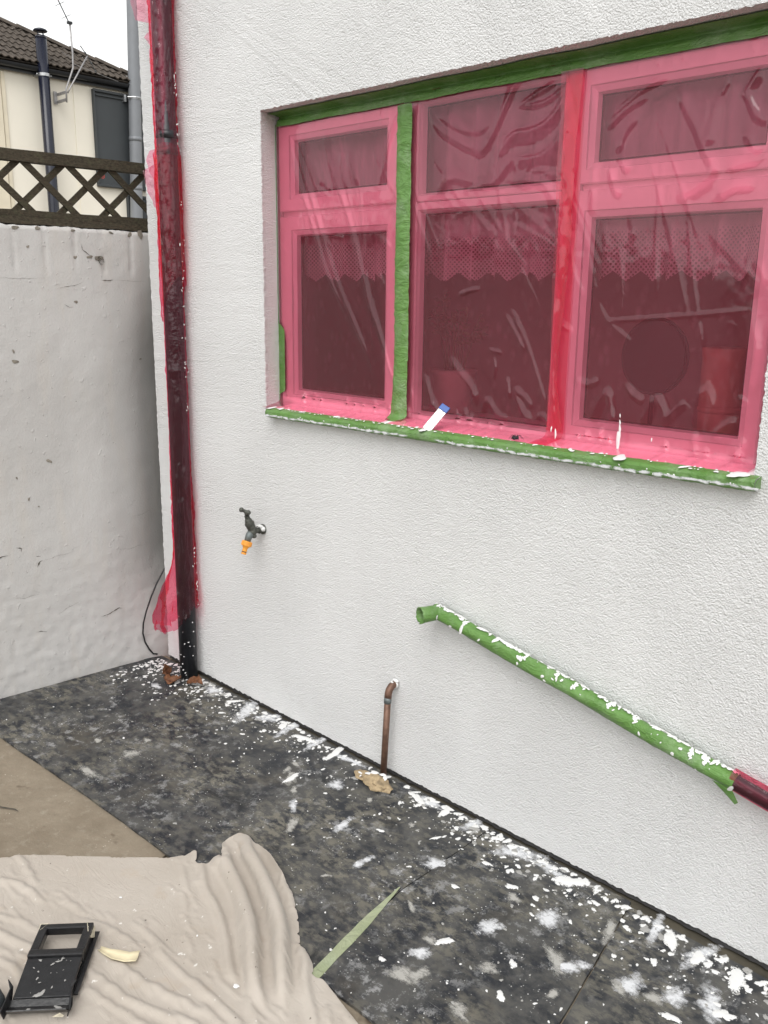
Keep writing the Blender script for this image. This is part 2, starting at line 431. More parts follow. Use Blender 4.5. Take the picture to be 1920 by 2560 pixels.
def ridge(P, folds, power=1.5, groove=0.0):
    """height field: every fold is a crease line; the cloth swells gently on one side (w1) and drops steeply on the other (w2)"""
    H = np.zeros(len(P))
    for pts, h, w1, w2 in folds:
        A = np.array(pts, float)
        best = np.full(len(P), 1e9); side = np.zeros(len(P)); along = np.zeros(len(P))
        seg = np.linalg.norm(A[1:] - A[:-1], axis=1); tot = seg.sum(); acc = 0.0
        for i in range(len(A) - 1):
            d = A[i + 1] - A[i]; L = seg[i]
            if L < 1e-6: continue
            rel = P - A[i]
            t = np.clip((rel @ d) / (L * L), 0, 1)
            q = rel - t[:, None] * d
            dist = np.hypot(q[:, 0], q[:, 1])
            s = np.sign(d[0] * rel[:, 1] - d[1] * rel[:, 0])
            m = dist < best
            best = np.where(m, dist, best); side = np.where(m, s, side); along = np.where(m, (acc + t * L) / tot, along)
            acc += L
        w = np.where(side > 0, w1, w2)
        taper = np.clip(np.minimum(along, 1 - along) * 5, 0.12, 1.0)
        H += h * taper * (np.exp(-(best / w) ** power) - np.where(side > 0, 0, groove) * np.exp(-((best - 2.4 * w2) / (1.3 * w2)) ** 2))
    return H

def spline(pts, k=6):
    """smooth curve through the points of a fold"""
    Q = [np.array(p, float) for p in pts]; Q = [2 * Q[0] - Q[1]] + Q + [2 * Q[-1] - Q[-2]]; out = []
    for i in range(1, len(Q) - 2):
        a, b, c, d = Q[i - 1:i + 3]
        for t in np.arange(k) / k:
            out.append(tuple(.5 * (2 * b + (c - a) * t + (2 * a - 5 * b + 4 * c - d) * t * t + (3 * b - a - 3 * c + d) * t ** 3)))
    out.append(tuple(Q[-2])); return out

def nz(p, s=1.0, o=4):
    return mnoise.fractal(Vector(p) * s, 1.0, 2.0, o)

def resample(poly, step, closed=True):
    A = [np.array(p, float) for p in poly]; out = []
    n = len(A)
    for i in range(n if closed else n - 1):
        a, b = A[i], A[(i + 1) % n]
        k = max(1, int(round(np.linalg.norm(b - a) / step)))
        out += [a + (b - a) * j / k for j in range(k)]
    if not closed: out.append(A[-1])
    return np.array(out)

def inside(P, poly):
    x, y = P[:, 0], P[:, 1]; c = np.zeros(len(P), bool); n = len(poly)
    for i in range(n):
        x1, y1 = poly[i]; x2, y2 = poly[(i + 1) % n]
        if y1 == y2: continue
        c ^= ((y1 > y) != (y2 > y)) & (x < (x2 - x1) * (y - y1) / (y2 - y1) + x1)
    return c

def edge_dist(P, poly):
    best = np.full(len(P), 1e9); near = np.zeros_like(P)
    n = len(poly)
    for i in range(n):
        a = np.array(poly[i]); d = np.array(poly[(i + 1) % n]) - a; L2 = d @ d
        if L2 < 1e-12: continue
        t = np.clip(((P - a) @ d) / L2, 0, 1); q = a + t[:, None] * d
        dist = np.hypot(*(P - q).T)
        m = dist < best
        best[m] = dist[m]; near[m] = q[m]
    return best, near

def poly_sheet(poly, step):
    """a grid cut to a polygon with its rim snapped onto the outline -> points, faces, distance from the rim"""
    poly = np.array(poly, float)
    lo, hi = poly.min(0) - step, poly.max(0) + step
    nx, ny = int((hi[0] - lo[0]) / step) + 2, int((hi[1] - lo[1]) / step) + 2
    gx, gy = np.meshgrid(lo[0] + np.arange(nx) * step, lo[1] + np.arange(ny) * step, indexing='ij')
    P = np.stack([gx.ravel(), gy.ravel()], 1)
    ins = inside(P, poly); dist, near = edge_dist(P, poly)
    snap = dist < 0.62 * step
    P[snap] = near[snap]
    ok = ins | snap
    idx = np.arange(nx * ny).reshape(nx, ny)
    Q = np.stack([idx[:-1, :-1], idx[1:, :-1], idx[1:, 1:], idx[:-1, 1:]], -1).reshape(-1, 4)
    F = Q[ok[Q].all(1)]
    used = np.unique(F); remap = -np.ones(nx * ny, int); remap[used] = np.arange(len(used))
    d = np.where(snap, 0, dist)[used]
    return P[used], remap[F], d

# measured outlines (metres): cloth on the ground (x, y), folds as (points, height, gentle width, steep width)
CLOTH_OUT = [(-2.337,-1.239),(-2.273,-1.118),(-2.239,-1.065),(-2.181,-1.004),(-2.112,-0.942),(-2.005,-0.842),(-1.937,-0.772),(-1.918,-0.735),(-1.920,-0.708),(-1.906,-0.708),(-1.853,-0.745),(-1.845,-0.720),(-1.839,-0.696),(-1.819,-0.693),(-1.836,-0.672),(-1.866,-0.653),(-1.887,-0.635),(-1.898,-0.616),(-1.896,-0.598),(-1.883,-0.581),(-1.860,-0.567),(-1.814,-0.563),(-1.733,-0.581),(-1.652,-0.607),(-1.577,-0.632),(-1.496,-0.681),(-1.410,-0.747),(-1.390,-0.747),(-1.352,-0.759),(-1.320,-0.784),(-1.299,-0.773),(-1.260,-0.781),(-1.203,-0.794),(-1.150,-0.805),(-1.099,-0.815),(-1.095,-0.955),(-1.237,-1.168),(-1.533,-1.467),(-1.801,-1.476),(-2.178,-1.375)]
CLOTH_FOLDS = [
 ([(-2.200,-1.182),(-2.167,-1.161),(-2.126,-1.132),(-2.072,-1.115),(-2.037,-1.111)],0.022,0.030,0.006),
 ([(-2.003,-1.251),(-1.977,-1.240),(-1.921,-1.232),(-1.874,-1.216),(-1.838,-1.189)],0.020,0.030,0.006),
 ([(-2.032,-1.218),(-1.986,-1.188),(-1.929,-1.175),(-1.880,-1.158)],0.010,0.030,0.012),
 ([(-1.751,-1.106),(-1.686,-1.096),(-1.621,-1.088),(-1.539,-1.070),(-1.458,-1.043),(-1.391,-1.009),(-1.344,-0.996),(-1.296,-0.997)],0.030,0.045,0.008),
 ([(-1.690,-1.149),(-1.632,-1.137),(-1.564,-1.132),(-1.503,-1.114),(-1.447,-1.083),(-1.396,-1.061),(-1.348,-1.050)],0.022,0.030,0.007),
 ([(-1.666,-1.172),(-1.607,-1.167),(-1.554,-1.148),(-1.495,-1.140),(-1.432,-1.135)],0.014,0.030,0.010),
 ([(-1.853,-1.053),(-1.786,-1.041),(-1.722,-1.030),(-1.667,-1.016)],0.018,0.050,0.020),
 ([(-1.752,-0.984),(-1.671,-0.978),(-1.611,-0.979),(-1.538,-0.985),(-1.492,-0.986)],0.012,0.035,0.020),
 ([(-1.686,-0.993),(-1.603,-1.002),(-1.533,-1.000),(-1.497,-1.000),(-1.440,-0.998)],0.016,0.030,0.009),
 ([(-1.996,-1.068),(-1.933,-1.064),(-1.890,-1.056)],0.010,0.020,0.006),
 ([(-1.898,-0.759),(-1.765,-0.845),(-1.632,-0.917),(-1.562,-0.960),(-1.509,-0.975)],0.006,0.012,0.004),
 ([(-1.784,-0.789),(-1.698,-0.814),(-1.621,-0.828),(-1.546,-0.862),(-1.492,-0.899),(-1.433,-0.926),(-1.399,-0.938)],0.026,0.030,0.005),
 ([(-1.802,-0.689),(-1.712,-0.729),(-1.630,-0.768),(-1.565,-0.816),(-1.491,-0.858),(-1.437,-0.892),(-1.369,-0.925),(-1.302,-0.911)],0.030,0.030,0.005),
 ([(-1.766,-0.638),(-1.694,-0.685),(-1.619,-0.721),(-1.554,-0.760),(-1.513,-0.796),(-1.463,-0.808),(-1.422,-0.828),(-1.389,-0.872)],0.028,0.022,0.005),
 ([(-1.708,-0.660),(-1.630,-0.683),(-1.571,-0.708),(-1.503,-0.742),(-1.448,-0.773),(-1.404,-0.809),(-1.387,-0.842)],0.022,0.022,0.006),
 ([(-1.379,-0.881),(-1.367,-0.852),(-1.345,-0.838),(-1.335,-0.808)],0.024,0.016,0.005),
 ([(-1.352,-0.895),(-1.328,-0.871),(-1.325,-0.835)],0.020,0.014,0.005),
 ([(-1.375,-0.820),(-1.374,-0.794),(-1.349,-0.789),(-1.334,-0.809)],0.020,0.012,0.004),
 ([(-1.396,-0.841),(-1.396,-0.802),(-1.386,-0.771)],0.018,0.014,0.005),
 ([(-1.497,-0.904),(-1.424,-0.926),(-1.360,-0.944),(-1.324,-0.959),(-1.283,-0.984)],0.022,0.022,0.006),
 ([(-1.488,-0.982),(-1.419,-0.995),(-1.369,-0.996),(-1.333,-0.993)],0.020,0.022,0.006),
 ([(-1.335,-0.827),(-1.293,-0.817),(-1.257,-0.830),(-1.230,-0.872)],0.018,0.030,0.020),
 ([(-2.224,-1.071),(-2.129,-1.090),(-2.039,-1.113)],0.016,0.030,0.008),
 ([(-1.871,-1.284),(-1.843,-1.265),(-1.802,-1.253)],0.012,0.030,0.010),
 ([(-1.762,-0.641),(-1.745,-0.617),(-1.677,-0.636)],0.016,0.014,0.004),
 ([(-1.822,-0.763),(-1.790,-0.744),(-1.788,-0.695)],0.018,0.016,0.005),
 ([(-1.546,-0.763),(-1.480,-0.805),(-1.437,-0.802),(-1.393,-0.818)],0.014,0.012,0.004),
 ([(-1.447,-1.083),(-1.389,-1.066),(-1.328,-1.053),(-1.277,-1.034)],0.020,0.030,0.008),
 ([(-1.836,-1.248),(-1.746,-1.307),(-1.692,-1.340)],0.008,0.030,0.010),
 ([(-1.232,-0.883),(-1.230,-0.847),(-1.190,-0.832)],0.014,0.030,0.010),
 ([(-1.673,-0.812),(-1.609,-0.827),(-1.529,-0.865),(-1.460,-0.906)],0.012,0.012,0.004),
 ([(-1.749,-0.702),(-1.656,-0.735),(-1.565,-0.783),(-1.490,-0.836),(-1.428,-0.874)],0.016,0.016,0.005),
]
FILM_FOLDS = {
 'left': [
  ([(-2.407,2.074),(-2.347,1.949),(-2.272,1.783),(-2.184,1.594),(-2.039,1.362),(-1.989,1.263)],0.010,0.010,0.006),
  ([(-2.423,2.074),(-2.386,1.952),(-2.325,1.824),(-2.273,1.711),(-2.251,1.648),(-2.154,1.507),(-2.096,1.427)],0.009,0.009,0.005),
  ([(-2.391,2.070),(-2.301,1.926),(-2.272,1.849)],0.006,0.008,0.006),
  ([(-2.248,2.073),(-2.212,1.956),(-2.155,1.842),(-2.112,1.748),(-2.055,1.591),(-1.985,1.431),(-1.949,1.343)],0.011,0.010,0.006),
  ([(-2.165,1.988),(-2.148,1.896),(-2.127,1.867)],0.006,0.006,0.004),
  ([(-2.134,1.985),(-2.099,1.901),(-2.092,1.869)],0.006,0.006,0.004),
  ([(-1.900,2.070),(-1.949,2.005),(-1.972,1.883)],0.007,0.007,0.004),
  ([(-1.913,2.071),(-1.954,1.976),(-1.991,1.876)],0.006,0.006,0.004),
  ([(-1.894,2.069),(-1.917,1.972),(-1.925,1.767),(-1.919,1.480)],0.005,0.008,0.005),
  ([(-2.062,1.570),(-1.992,1.454),(-1.943,1.329),(-1.904,1.256)],0.007,0.007,0.004),
  ([(-2.443,1.178),(-2.278,1.169),(-2.051,1.164),(-1.913,1.168)],0.006,0.012,0.006),
 ],
 'middle': [
  ([(-1.805,2.054),(-1.762,2.001),(-1.705,1.967),(-1.638,1.937),(-1.585,1.939),(-1.484,2.097),(-1.417,2.072)],0.012,0.014,0.007),
  ([(-1.335,2.068),(-1.358,2.015),(-1.396,1.977),(-1.447,1.961),(-1.505,1.956),(-1.553,1.905)],0.014,0.016,0.008),
  ([(-1.490,2.024),(-1.424,2.049),(-1.371,2.066)],0.009,0.006,0.004),
  ([(-1.490,2.023),(-1.413,2.022),(-1.356,2.046),(-1.337,2.061)],0.009,0.006,0.004),
  ([(-1.335,2.012),(-1.349,1.957),(-1.379,1.917),(-1.429,1.896),(-1.502,1.897)],0.014,0.030,0.006),
  ([(-1.781,2.047),(-1.695,1.994),(-1.619,1.977),(-1.563,2.002)],0.009,0.012,0.006),
  ([(-1.349,1.885),(-1.351,1.849),(-1.403,1.857)],0.010,0.012,0.006),
  ([(-1.756,1.826),(-1.723,1.856),(-1.689,1.862),(-1.645,1.850)],0.016,0.012,0.005),
  ([(-1.622,1.833),(-1.591,1.839),(-1.549,1.847),(-1.493,1.906)],0.012,0.012,0.005),
  ([(-1.499,1.840),(-1.425,1.836),(-1.386,1.818),(-1.359,1.768)],0.014,0.012,0.005),
  ([(-1.794,1.320),(-1.818,1.277)],0.008,0.010,0.006),
  ([(-1.794,1.320),(-1.767,1.249),(-1.735,1.215)],0.012,0.014,0.005),
  ([(-1.772,1.216),(-1.760,1.231),(-1.734,1.201)],0.012,0.010,0.004),
  ([(-1.705,1.380),(-1.656,1.330),(-1.608,1.285),(-1.594,1.229)],0.014,0.014,0.005),
  ([(-1.640,1.233),(-1.615,1.186)],0.012,0.010,0.005),
  ([(-1.557,1.272),(-1.577,1.213)],0.012,0.016,0.004),
  ([(-1.557,1.272),(-1.516,1.223),(-1.473,1.215)],0.010,0.012,0.006),
  ([(-1.490,1.333),(-1.476,1.270)],0.010,0.008,0.004),
  ([(-1.465,1.305),(-1.433,1.245),(-1.400,1.206)],0.014,0.016,0.005),
  ([(-1.465,1.305),(-1.420,1.275),(-1.398,1.248)],0.008,0.010,0.005),
  ([(-1.372,1.242),(-1.395,1.210)],0.012,0.012,0.005),
  ([(-1.372,1.242),(-1.330,1.209)],0.012,0.012,0.005),
  ([(-1.676,1.546),(-1.632,1.559),(-1.594,1.566)],0.012,0.006,0.003),
  ([(-1.505,1.499),(-1.477,1.467),(-1.427,1.395)],0.010,0.008,0.004),
  ([(-1.558,1.401),(-1.509,1.393)],0.009,0.007,0.003),
  ([(-1.479,1.499),(-1.440,1.444),(-1.400,1.364),(-1.341,1.229)],0.006,0.008,0.004),
 ],
 'right': [
  ([(-1.222,1.936),(-1.176,1.972),(-1.115,2.000)],0.009,0.010,0.004),
  ([(-1.227,1.954),(-1.169,1.991),(-1.117,2.020),(-1.065,2.035)],0.009,0.010,0.004),
  ([(-1.184,1.877),(-1.171,1.924),(-1.139,1.960)],0.009,0.010,0.005),
  ([(-1.048,2.007),(-1.021,1.959),(-0.995,1.918),(-0.973,1.874),(-0.951,1.834)],0.012,0.016,0.006),
  ([(-0.949,1.981),(-0.960,1.920),(-0.969,1.870)],0.010,0.018,0.006),
  ([(-0.852,2.031),(-0.879,1.990),(-0.884,1.973),(-0.862,1.927),(-0.837,1.906)],0.014,0.012,0.005),
  ([(-0.882,1.899),(-0.866,1.873),(-0.847,1.846)],0.012,0.012,0.005),
  ([(-1.207,1.859),(-1.195,1.816),(-1.175,1.780)],0.009,0.010,0.005),
  ([(-1.184,1.877),(-1.156,1.837)],0.008,0.010,0.005),
  ([(-0.969,1.870),(-0.947,1.830),(-0.983,1.794),(-1.033,1.777)],0.008,0.014,0.006),
  ([(-0.914,1.821),(-0.881,1.831),(-0.842,1.837)],0.010,0.012,0.005),
  ([(-0.933,1.765),(-0.893,1.785),(-0.849,1.785)],0.008,0.012,0.006),
  ([(-1.264,2.044),(-1.255,1.954),(-1.253,1.848),(-1.251,1.741)],0.007,0.010,0.004),
  ([(-1.268,1.339),(-1.226,1.328),(-1.195,1.344)],0.010,0.012,0.004),
  ([(-1.170,1.329),(-1.195,1.284),(-1.214,1.234)],0.012,0.016,0.005),
  ([(-1.170,1.329),(-1.159,1.279),(-1.146,1.230)],0.010,0.010,0.006),
  ([(-1.121,1.340),(-1.102,1.315),(-1.067,1.296)],0.008,0.012,0.005),
  ([(-1.045,1.320),(-1.057,1.282),(-1.071,1.246)],0.010,0.016,0.006),
  ([(-1.040,1.321),(-1.017,1.285),(-1.010,1.249)],0.010,0.012,0.005),
  ([(-0.912,1.355),(-0.934,1.312),(-0.931,1.247)],0.014,0.014,0.005),
  ([(-0.912,1.355),(-0.896,1.305),(-0.901,1.250)],0.010,0.010,0.005),
  ([(-0.961,1.313),(-1.007,1.264)],0.008,0.010,0.004),
  ([(-0.835,1.282),(-0.862,1.262),(-0.889,1.237)],0.012,0.014,0.005),
  ([(-0.832,1.633),(-0.809,1.600),(-0.806,1.574)],0.010,0.010,0.005),
  ([(-0.825,1.509),(-0.808,1.442),(-0.813,1.340)],0.008,0.012,0.005),
  ([(-1.220,1.487),(-1.069,1.500),(-0.939,1.512),(-0.830,1.525)],0.005,0.004,0.003),
  ([(-1.290,1.189),(-1.233,1.180),(-1.125,1.189)],0.009,0.014,0.005),
  ([(-0.816,1.242),(-0.818,1.189)],0.009,0.010,0.005),
  ([(-0.934,1.243),(-0.921,1.185)],0.008,0.012,0.006),
  ([(-1.330,1.483),(-1.291,1.465),(-1.282,1.469)],0.010,0.008,0.004),
 ],
}

# ------------------------------------------------------------------ ground
g = mk('ground', [(-400, -400, -0.03), (400, -400, -0.03), (400, 400, -0.03), (-400, 400, -0.03)], [(0, 1, 2, 3)], M['soil'])
tag(g, kind='structure')

patio = mk('patio', [(-3.6, -7, -0.022), (3.5, -7, -0.022), (3.5, 0.02, -0.022), (-3.6, 0.02, -0.022)], [(0, 1, 2, 3)], M['soil'])
tag(patio, kind='structure')
random.seed(5)
for i, x in enumerate(np.arange(-3.30, 0.6, 1.33)):
    off = (0.0, 0.21)[i % 2]
    for y in np.arange(-3.15 + off, 0.0, 0.9):
        x1, y1 = min(x + 1.322, 0.9), min(y + 0.892, 0.015)
        if y1 - y < 0.05: continue
        nx_, ny_ = 40, 28
        V = []; F = []
        for a in range(nx_):
            for b in range(ny_):
                px = x + (x1 - x) * a / (nx_ - 1); py = y + (y1 - y) * b / (ny_ - 1)
                rim = a in (0, nx_ - 1) or b in (0, ny_ - 1)
                V.append((px + (random.uniform(-.003, .003) if rim else 0), py + (random.uniform(-.003, .003) if rim else 0),
                          -0.0015 + 0.0018 * nz((px, py, i), 6) + 0.0010 * nz((px, py, i), 22) - (0.004 if rim else 0)))
        for a in range(nx_ - 1):
            for b in range(ny_ - 1):
                F.append((a * ny_ + b, (a + 1) * ny_ + b, (a + 1) * ny_ + b + 1, a * ny_ + b + 1))
        k = len(V); rimv = [a * ny_ for a in range(nx_)] + [(nx_ - 1) * ny_ + b for b in range(1, ny_)] + [a * ny_ + ny_ - 1 for a in range(nx_ - 2, -1, -1)] + [b for b in range(ny_ - 2, 0, -1)]
        V += [(V[q][0], V[q][1], -0.021) for q in rimv]
        n = len(rimv)
        F += [(rimv[q], k + q, k + (q + 1) % n, rimv[(q + 1) % n]) for q in range(n)]
        mk('paving_slab', V, F, M['paving'], patio, smooth=False)
ckpts = [(-2.62, -1.03), (-2.575, -1.012), (-2.53, -1.0), (-2.49, -0.975), (-2.47, -0.972)]

def strip(name, pts3, widths, mat, parent, n):
    """thin crack or line lying on a surface with normal n"""
    n = Vector(n); V = []; F = []
    pts3 = [Vector(p) for p in pts3]
    for i, p in enumerate(pts3):
        d = (pts3[min(i + 1, len(pts3) - 1)] - pts3[max(i - 1, 0)]).normalized(); s = d.cross(n).normalized()
        V += [p - s * widths[i], p + s * widths[i] * 0.8]
    F = [(2 * i, 2 * i + 2, 2 * i + 3, 2 * i + 1) for i in range(len(pts3) - 1)]
    return mk(name, V, F, mat, parent)
strip('crack', [(x, y, 0.0035) for x, y in ckpts], [.001, .003, .0035, .003, .0008], M['crack'], patio, (0, 0, 1))

# ------------------------------------------------------------------ black floor boards along the wall
BZ = 0.0075
def splat_mesh(mb, c, r, u, v, n, seed, el=1.0, dome=0.0012, pts=None, rot=None):
    rnd = random.Random(seed)
    k = pts or (9 if r < 0.006 else 12 if r < 0.015 else 20)
    c = Vector(c); u = Vector(u); v = Vector(v); n = Vector(n)
    a0 = rnd.uniform(0, 6.28); ph = [rnd.uniform(0, 6.28) for _ in range(3)]
    th0 = rnd.uniform(0, 6.28) if rot is None else rot; cu_, su_ = math.cos(th0), math.sin(th0)
    V = [c + n * (dome + 0.0006)]
    F = []
    mb.uv += [(0, 0)] + [(.72, 0)] * k + [(1, 0)] * k
    for ring, f in ((1, 0.72), (2, 1.0)):
        for i in range(k):
            t = 2 * math.pi * i / k
            rr = r * f * (1 + 0.22 * math.sin(2 * t + ph[0]) + 0.13 * math.sin(3 * t + ph[1]) + 0.08 * math.sin(5 * t + ph[2]) + rnd.uniform(-.1, .1) * (1 if k < 12 else .35))
            x, y = rr * math.cos(t) * el, rr * math.sin(t) / el
            x, y = x * cu_ - y * su_, x * su_ + y * cu_
            V.append(c + u * x + v * y + n * ((dome * 0.8 + 0.0005) if ring == 1 else 0.0003))
    for i in range(k):
        j = (i + 1) % k
        F += [(0, 1 + i, 1 + j), (1 + i, 1 + k + i, 1 + k + j, 1 + j)]
    mb.add(V, F)

boards = [
    ('paint-flecked black floor board running into the corner below the downpipe', [(-3.29, -0.83), (-2.90, -0.815), (-2.47, -0.785), (-1.96, -0.768), (-1.335, -0.775), (-1.393, -0.41), (-1.400, -0.016), (-3.20, -0.016), (-3.228, -0.10)], 0.0),
    ('black floor board between the two dark joints, under the green tape strip', [(-1.331, -0.775), (-0.790, -0.775), (-0.846, -0.480), (-0.936, -0.016), (-1.396, -0.016), (-1.389, -0.41)], 0.001),
    ('black floor board nearest the camera with round dried paint blobs', [(-0.785, -0.775), (0.6, -0.80), (0.6, -0.032), (-0.930, -0.032), (-0.841, -0.480)], -0.0015),
]
def board_of(x, y):
    for i, (_, poly, _) in enumerate(boards):
        if inside(np.array([[x, y]]), np.array(poly))[0]: return i
    return None
board_objs = []
for lab, poly, dz in boards:
    rp = resample(poly, 0.03)
    rp = np.array([(p[0] + 0.0022 * nz((p[0], p[1], 1), 9), p[1] + 0.0035 * nz((p[0], p[1], 3), 7)) for p in rp])
    V = [(p[0], p[1], BZ + dz) for p in rp] + [(p[0], p[1], 0.0006) for p in rp]
    n = len(rp)
    bm = bmesh.new()
    vs = [bm.verts.new(v) for v in V]
    es = [bm.edges.new((vs[i], vs[(i + 1) % n])) for i in range(n)]
    bmesh.ops.triangle_fill(bm, edges=es, use_beauty=True, normal=(0, 0, 1))
    bm.verts.index_update()
    F = [tuple(v.index for v in f.verts) for f in bm.faces]
    F = [f if (Vector(V[f[1]]) - Vector(V[f[0]])).cross(Vector(V[f[2]]) - Vector(V[f[0]])).z > 0 else tuple(reversed(f)) for f in F]
    bm.free()
    F += [(i, n + i, n + (i + 1) % n, (i + 1) % n) for i in range(n)]
    o = mk('floor_board', V, F, M['board'])
    tag(o, lab, 'floor board', 'black boards protecting the ground')
    board_objs.append(o)

spl = [MB() for _ in boards]; trd = [MB() for _ in boards]; smr = [MB() for _ in boards]; dry = [MB() for _ in boards]
random.seed(11)
for i in range(2100):
    x = random.uniform(-3.2, 0.3)
    y = -0.03 - min(random.expovariate(1 / 0.10), 0.74)
    if random.random() < 0.30:
        y = -random.uniform(0.03, 0.76)
        if x < -1.6 and random.random() < 0.72: continue
    if -3.0 < x < -2.88 and y > -0.09: continue
    b = board_of(x, y)
    if b is None: continue
    near = math.exp(y / 0.10)
    r = abs(random.gauss(0, 1)) * (0.0022 + 0.0050 * near) + 0.0011
    r = min(r, 0.017)
    if nz((x, y, 5), 5) < -0.22 and near < 0.7: continue
    splat_mesh((trd if random.random() < .38 else spl)[b], (x, y, BZ + boards[b][2]), r, (1, 0, 0), (0, 1, 0), (0, 0, 1), i, random.uniform(1.0, 1.3))
# corner by the garden wall: many coin sized drops
for i in range(130):
    a = random.random() ** 1.4
    x = -3.18 + a * 0.42; y = -0.04 - abs(random.gauss(0, 0.10))
    b = board_of(x, y)
    if b is None: continue
    splat_mesh(spl[b], (x, y, BZ), random.uniform(.0025, .009), (1, 0, 0), (0, 1, 0), (0, 0, 1), 5000 + i, random.uniform(1, 1.35))
# thick ridge of drips along the foot of the wall
x = -3.12
while x < 0.2:
    x += random.uniform(0.012, 0.050)
    if -2.99 < x < -2.87 or -1.93 < x < -1.76 or -1.02 < x < -0.90: continue
    b = board_of(x, -0.05)
    if b is None or (b == 2 and random.random() < 0.3) or nz((x, 0, 9), 4) < -0.25: continue
    y0 = -0.026 if b < 2 else -0.046
    splat_mesh(spl[b], (x, y0 - abs(random.gauss(0, 0.008)), BZ + boards[b][2]), random.uniform(0.006, 0.014), (1, 0, 0), (0, 1, 0), (0, 0, 1), 9000 + int(x * 1000), 1.25)
# the large ones seen in the photograph
for i, (x, y, r, e) in enumerate([(-1.092, -0.060, .034, 1.25), (-2.030, -.259, .022, 1.5), (-1.184, -.477, .017, 1.3), (-.794, -.075, .026, 1.5), (-.624, -.085, .030, 1.4), (-.72, -.085, .022, 1.3),
        (-1.192, -.192, .014, 1.5), (-1.30, -.16, .012, 1.7), (-1.48, -.17, .011, 1.9), (-1.62, -.26, .010, 1.5), (-2.05, -.05, .03, 1.7), (-2.2, -.055, .028, 1.8), (-2.33, -.05, .022, 1.5), (-2.62, -.06, .02, 1.6),
        (-1.66, -.055, .024, 1.7), (-1.55, -.05, .02, 1.6), (-.60, -.21, .020, 1.3), (-.68, -.30, .016, 1.4), (-.98, -.52, .013, 1.3), (-1.02, -.42, .012, 1.3), (-1.25, -.63, .009, 1.1), (-1.3, -.30, .010, 1.4)]):
    b = board_of(x, y)
    if b is not None: splat_mesh(spl[b], (x, y, BZ + boards[b][2]), r, (1, 0, 0), (0, 1, 0), (0, 0, 1), 77 + i, e, 0.0018, 30)
for i, (x, y, r, e) in enumerate([(-2.30, -.045, .05, 2.0), (-2.15, -.045, .045, 2.0), (-1.98, -.045, .04, 2.0), (-1.62, -.045, .045, 2.0), (-.72, -.07, .05, 1.6), (-.84, -.06, .04, 1.8), (-1.45, -.045, .04, 2.0), (-2.520, -.075, .075, 1.5), (-2.42, -.05, .05, 1.5), (-1.274, -.062, .062, 1.45), (-1.17, -.055, .045, 1.5), (-1.052, -.224, .044, 1.4), (-1.899, -.184, .04, 1.2), (-.791, -.279, .045, 1.05), (-.702, -.24, .04, 1.3), (-.633, -.20, .05, 1.3),
        (-1.40, -.26, .04, 1.3), (-1.72, -.32, .035, 1.5), (-1.9, -.36, .03, 1.6), (-1.14, -.36, .04, 1.5), (-.92, -.33, .04, 1.4), (-2.75, -.06, .05, 1.5), (-2.95, -.2, .03, 1.3), (-.55, -.3, .05, 1.2), (-1.55, -.40, .03, 1.5), (-1.2, -.55, .03, 1.4)]):
    b = board_of(x, y)
    if b is not None: splat_mesh(smr[b], (x, y, BZ + boards[b][2] + .0003), r, (1, 0, 0), (0, 1, 0), (0, 0, 1), 177 + i, e, 0.0002, 36)
for i, (x, y, r, e) in enumerate([(-.805, -.300, .030, 1.02), (-.735, -.275, .026, 1.05), (-2.03, -.262, .036, 1.4), (-2.08, -.235, .022, 1.2), (-1.16, -.225, .026, 1.0), (-1.97, -.3, .02, 1.2), (-.66, -.33, .03, 1.1), (-1.33, -.44, .018, 1.6), (-1.21, -.50, .020, 1.2), (-1.02, -.62, .03, 1.5), (-.9, -.43, .02, 1.3)]):
    b = board_of(x, y)
    if b is not None: splat_mesh(dry[b], (x, y, BZ + boards[b][2] + .0002), r, (1, 0, 0), (0, 1, 0), (0, 0, 1), 377 + i, e, 0.0003, 30)
random.seed(52)
for i in range(26):
    x = random.uniform(-2.9, -.4); y = -random.uniform(.05, .74); b = board_of(x, y)
    if b is not None: splat_mesh(dry[b], (x, y, BZ + boards[b][2] + .0002 + .00002 * i), random.uniform(.012, .045), (1, 0, 0), (0, 1, 0), (0, 0, 1), 2377 + i, random.uniform(1.0, 1.5), 0.0002, 26)
for b, o in enumerate(board_objs):
    for mb, nm, mt in ((spl[b], 'paint_splatter', 'ground_paint'), (trd[b], 'trodden_paint', 'trodden'), (smr[b], 'paint_smear', 'smear'), (dry[b], 'dried_splash', 'dry_smear')):
        if mb.v: tag(mb.build(nm, M[mt], o, smooth=True), kind='stuff')

# ------------------------------------------------------------------ the rendered house with its window
house = empty('rendered_house', (-3.17, 0, 0))
tag(house, 'white rough-rendered house wall holding the masked three-light window', 'house')
XL, XR, ZB, ZT = -3.170, 2.6, 0.0165, 4.6
OX0, OX1, OZ0, OZ1 = -2.458, -0.748, 1.150, 2.121
def jit(p, a=0.003, f=70, s=0):
    return (p[0] + a * nz((p[0], p[1], s), f, 3), p[1] + a * nz((p[0], p[1], s + 9), f, 3))
outer = list(resample([(XL, ZB), (0.2, ZB)], 0.006, False)) + [np.array((XR, ZB)), np.array((XR, ZT)), np.array((XL, ZT))] + list(resample([(XL, 2.75), (XL, ZB)], 0.006, False))[:-1]
outer = [jit(p, 0.0045 if p[1] < 2.8 and p[0] < 0.3 else 0, 60, 2) for p in outer]
inner0 = resample([(OX0, OZ0), (OX1, OZ0), (OX1, OZ1), (OX0, OZ1)], 0.005)
inner = [jit(p, 0.0032, 75, 4) for p in inner0]
no, ni = len(outer), len(inner)
V2 = outer + inner
bm = bmesh.new()
vs = [bm.verts.new((p[0], 0, p[1])) for p in V2]
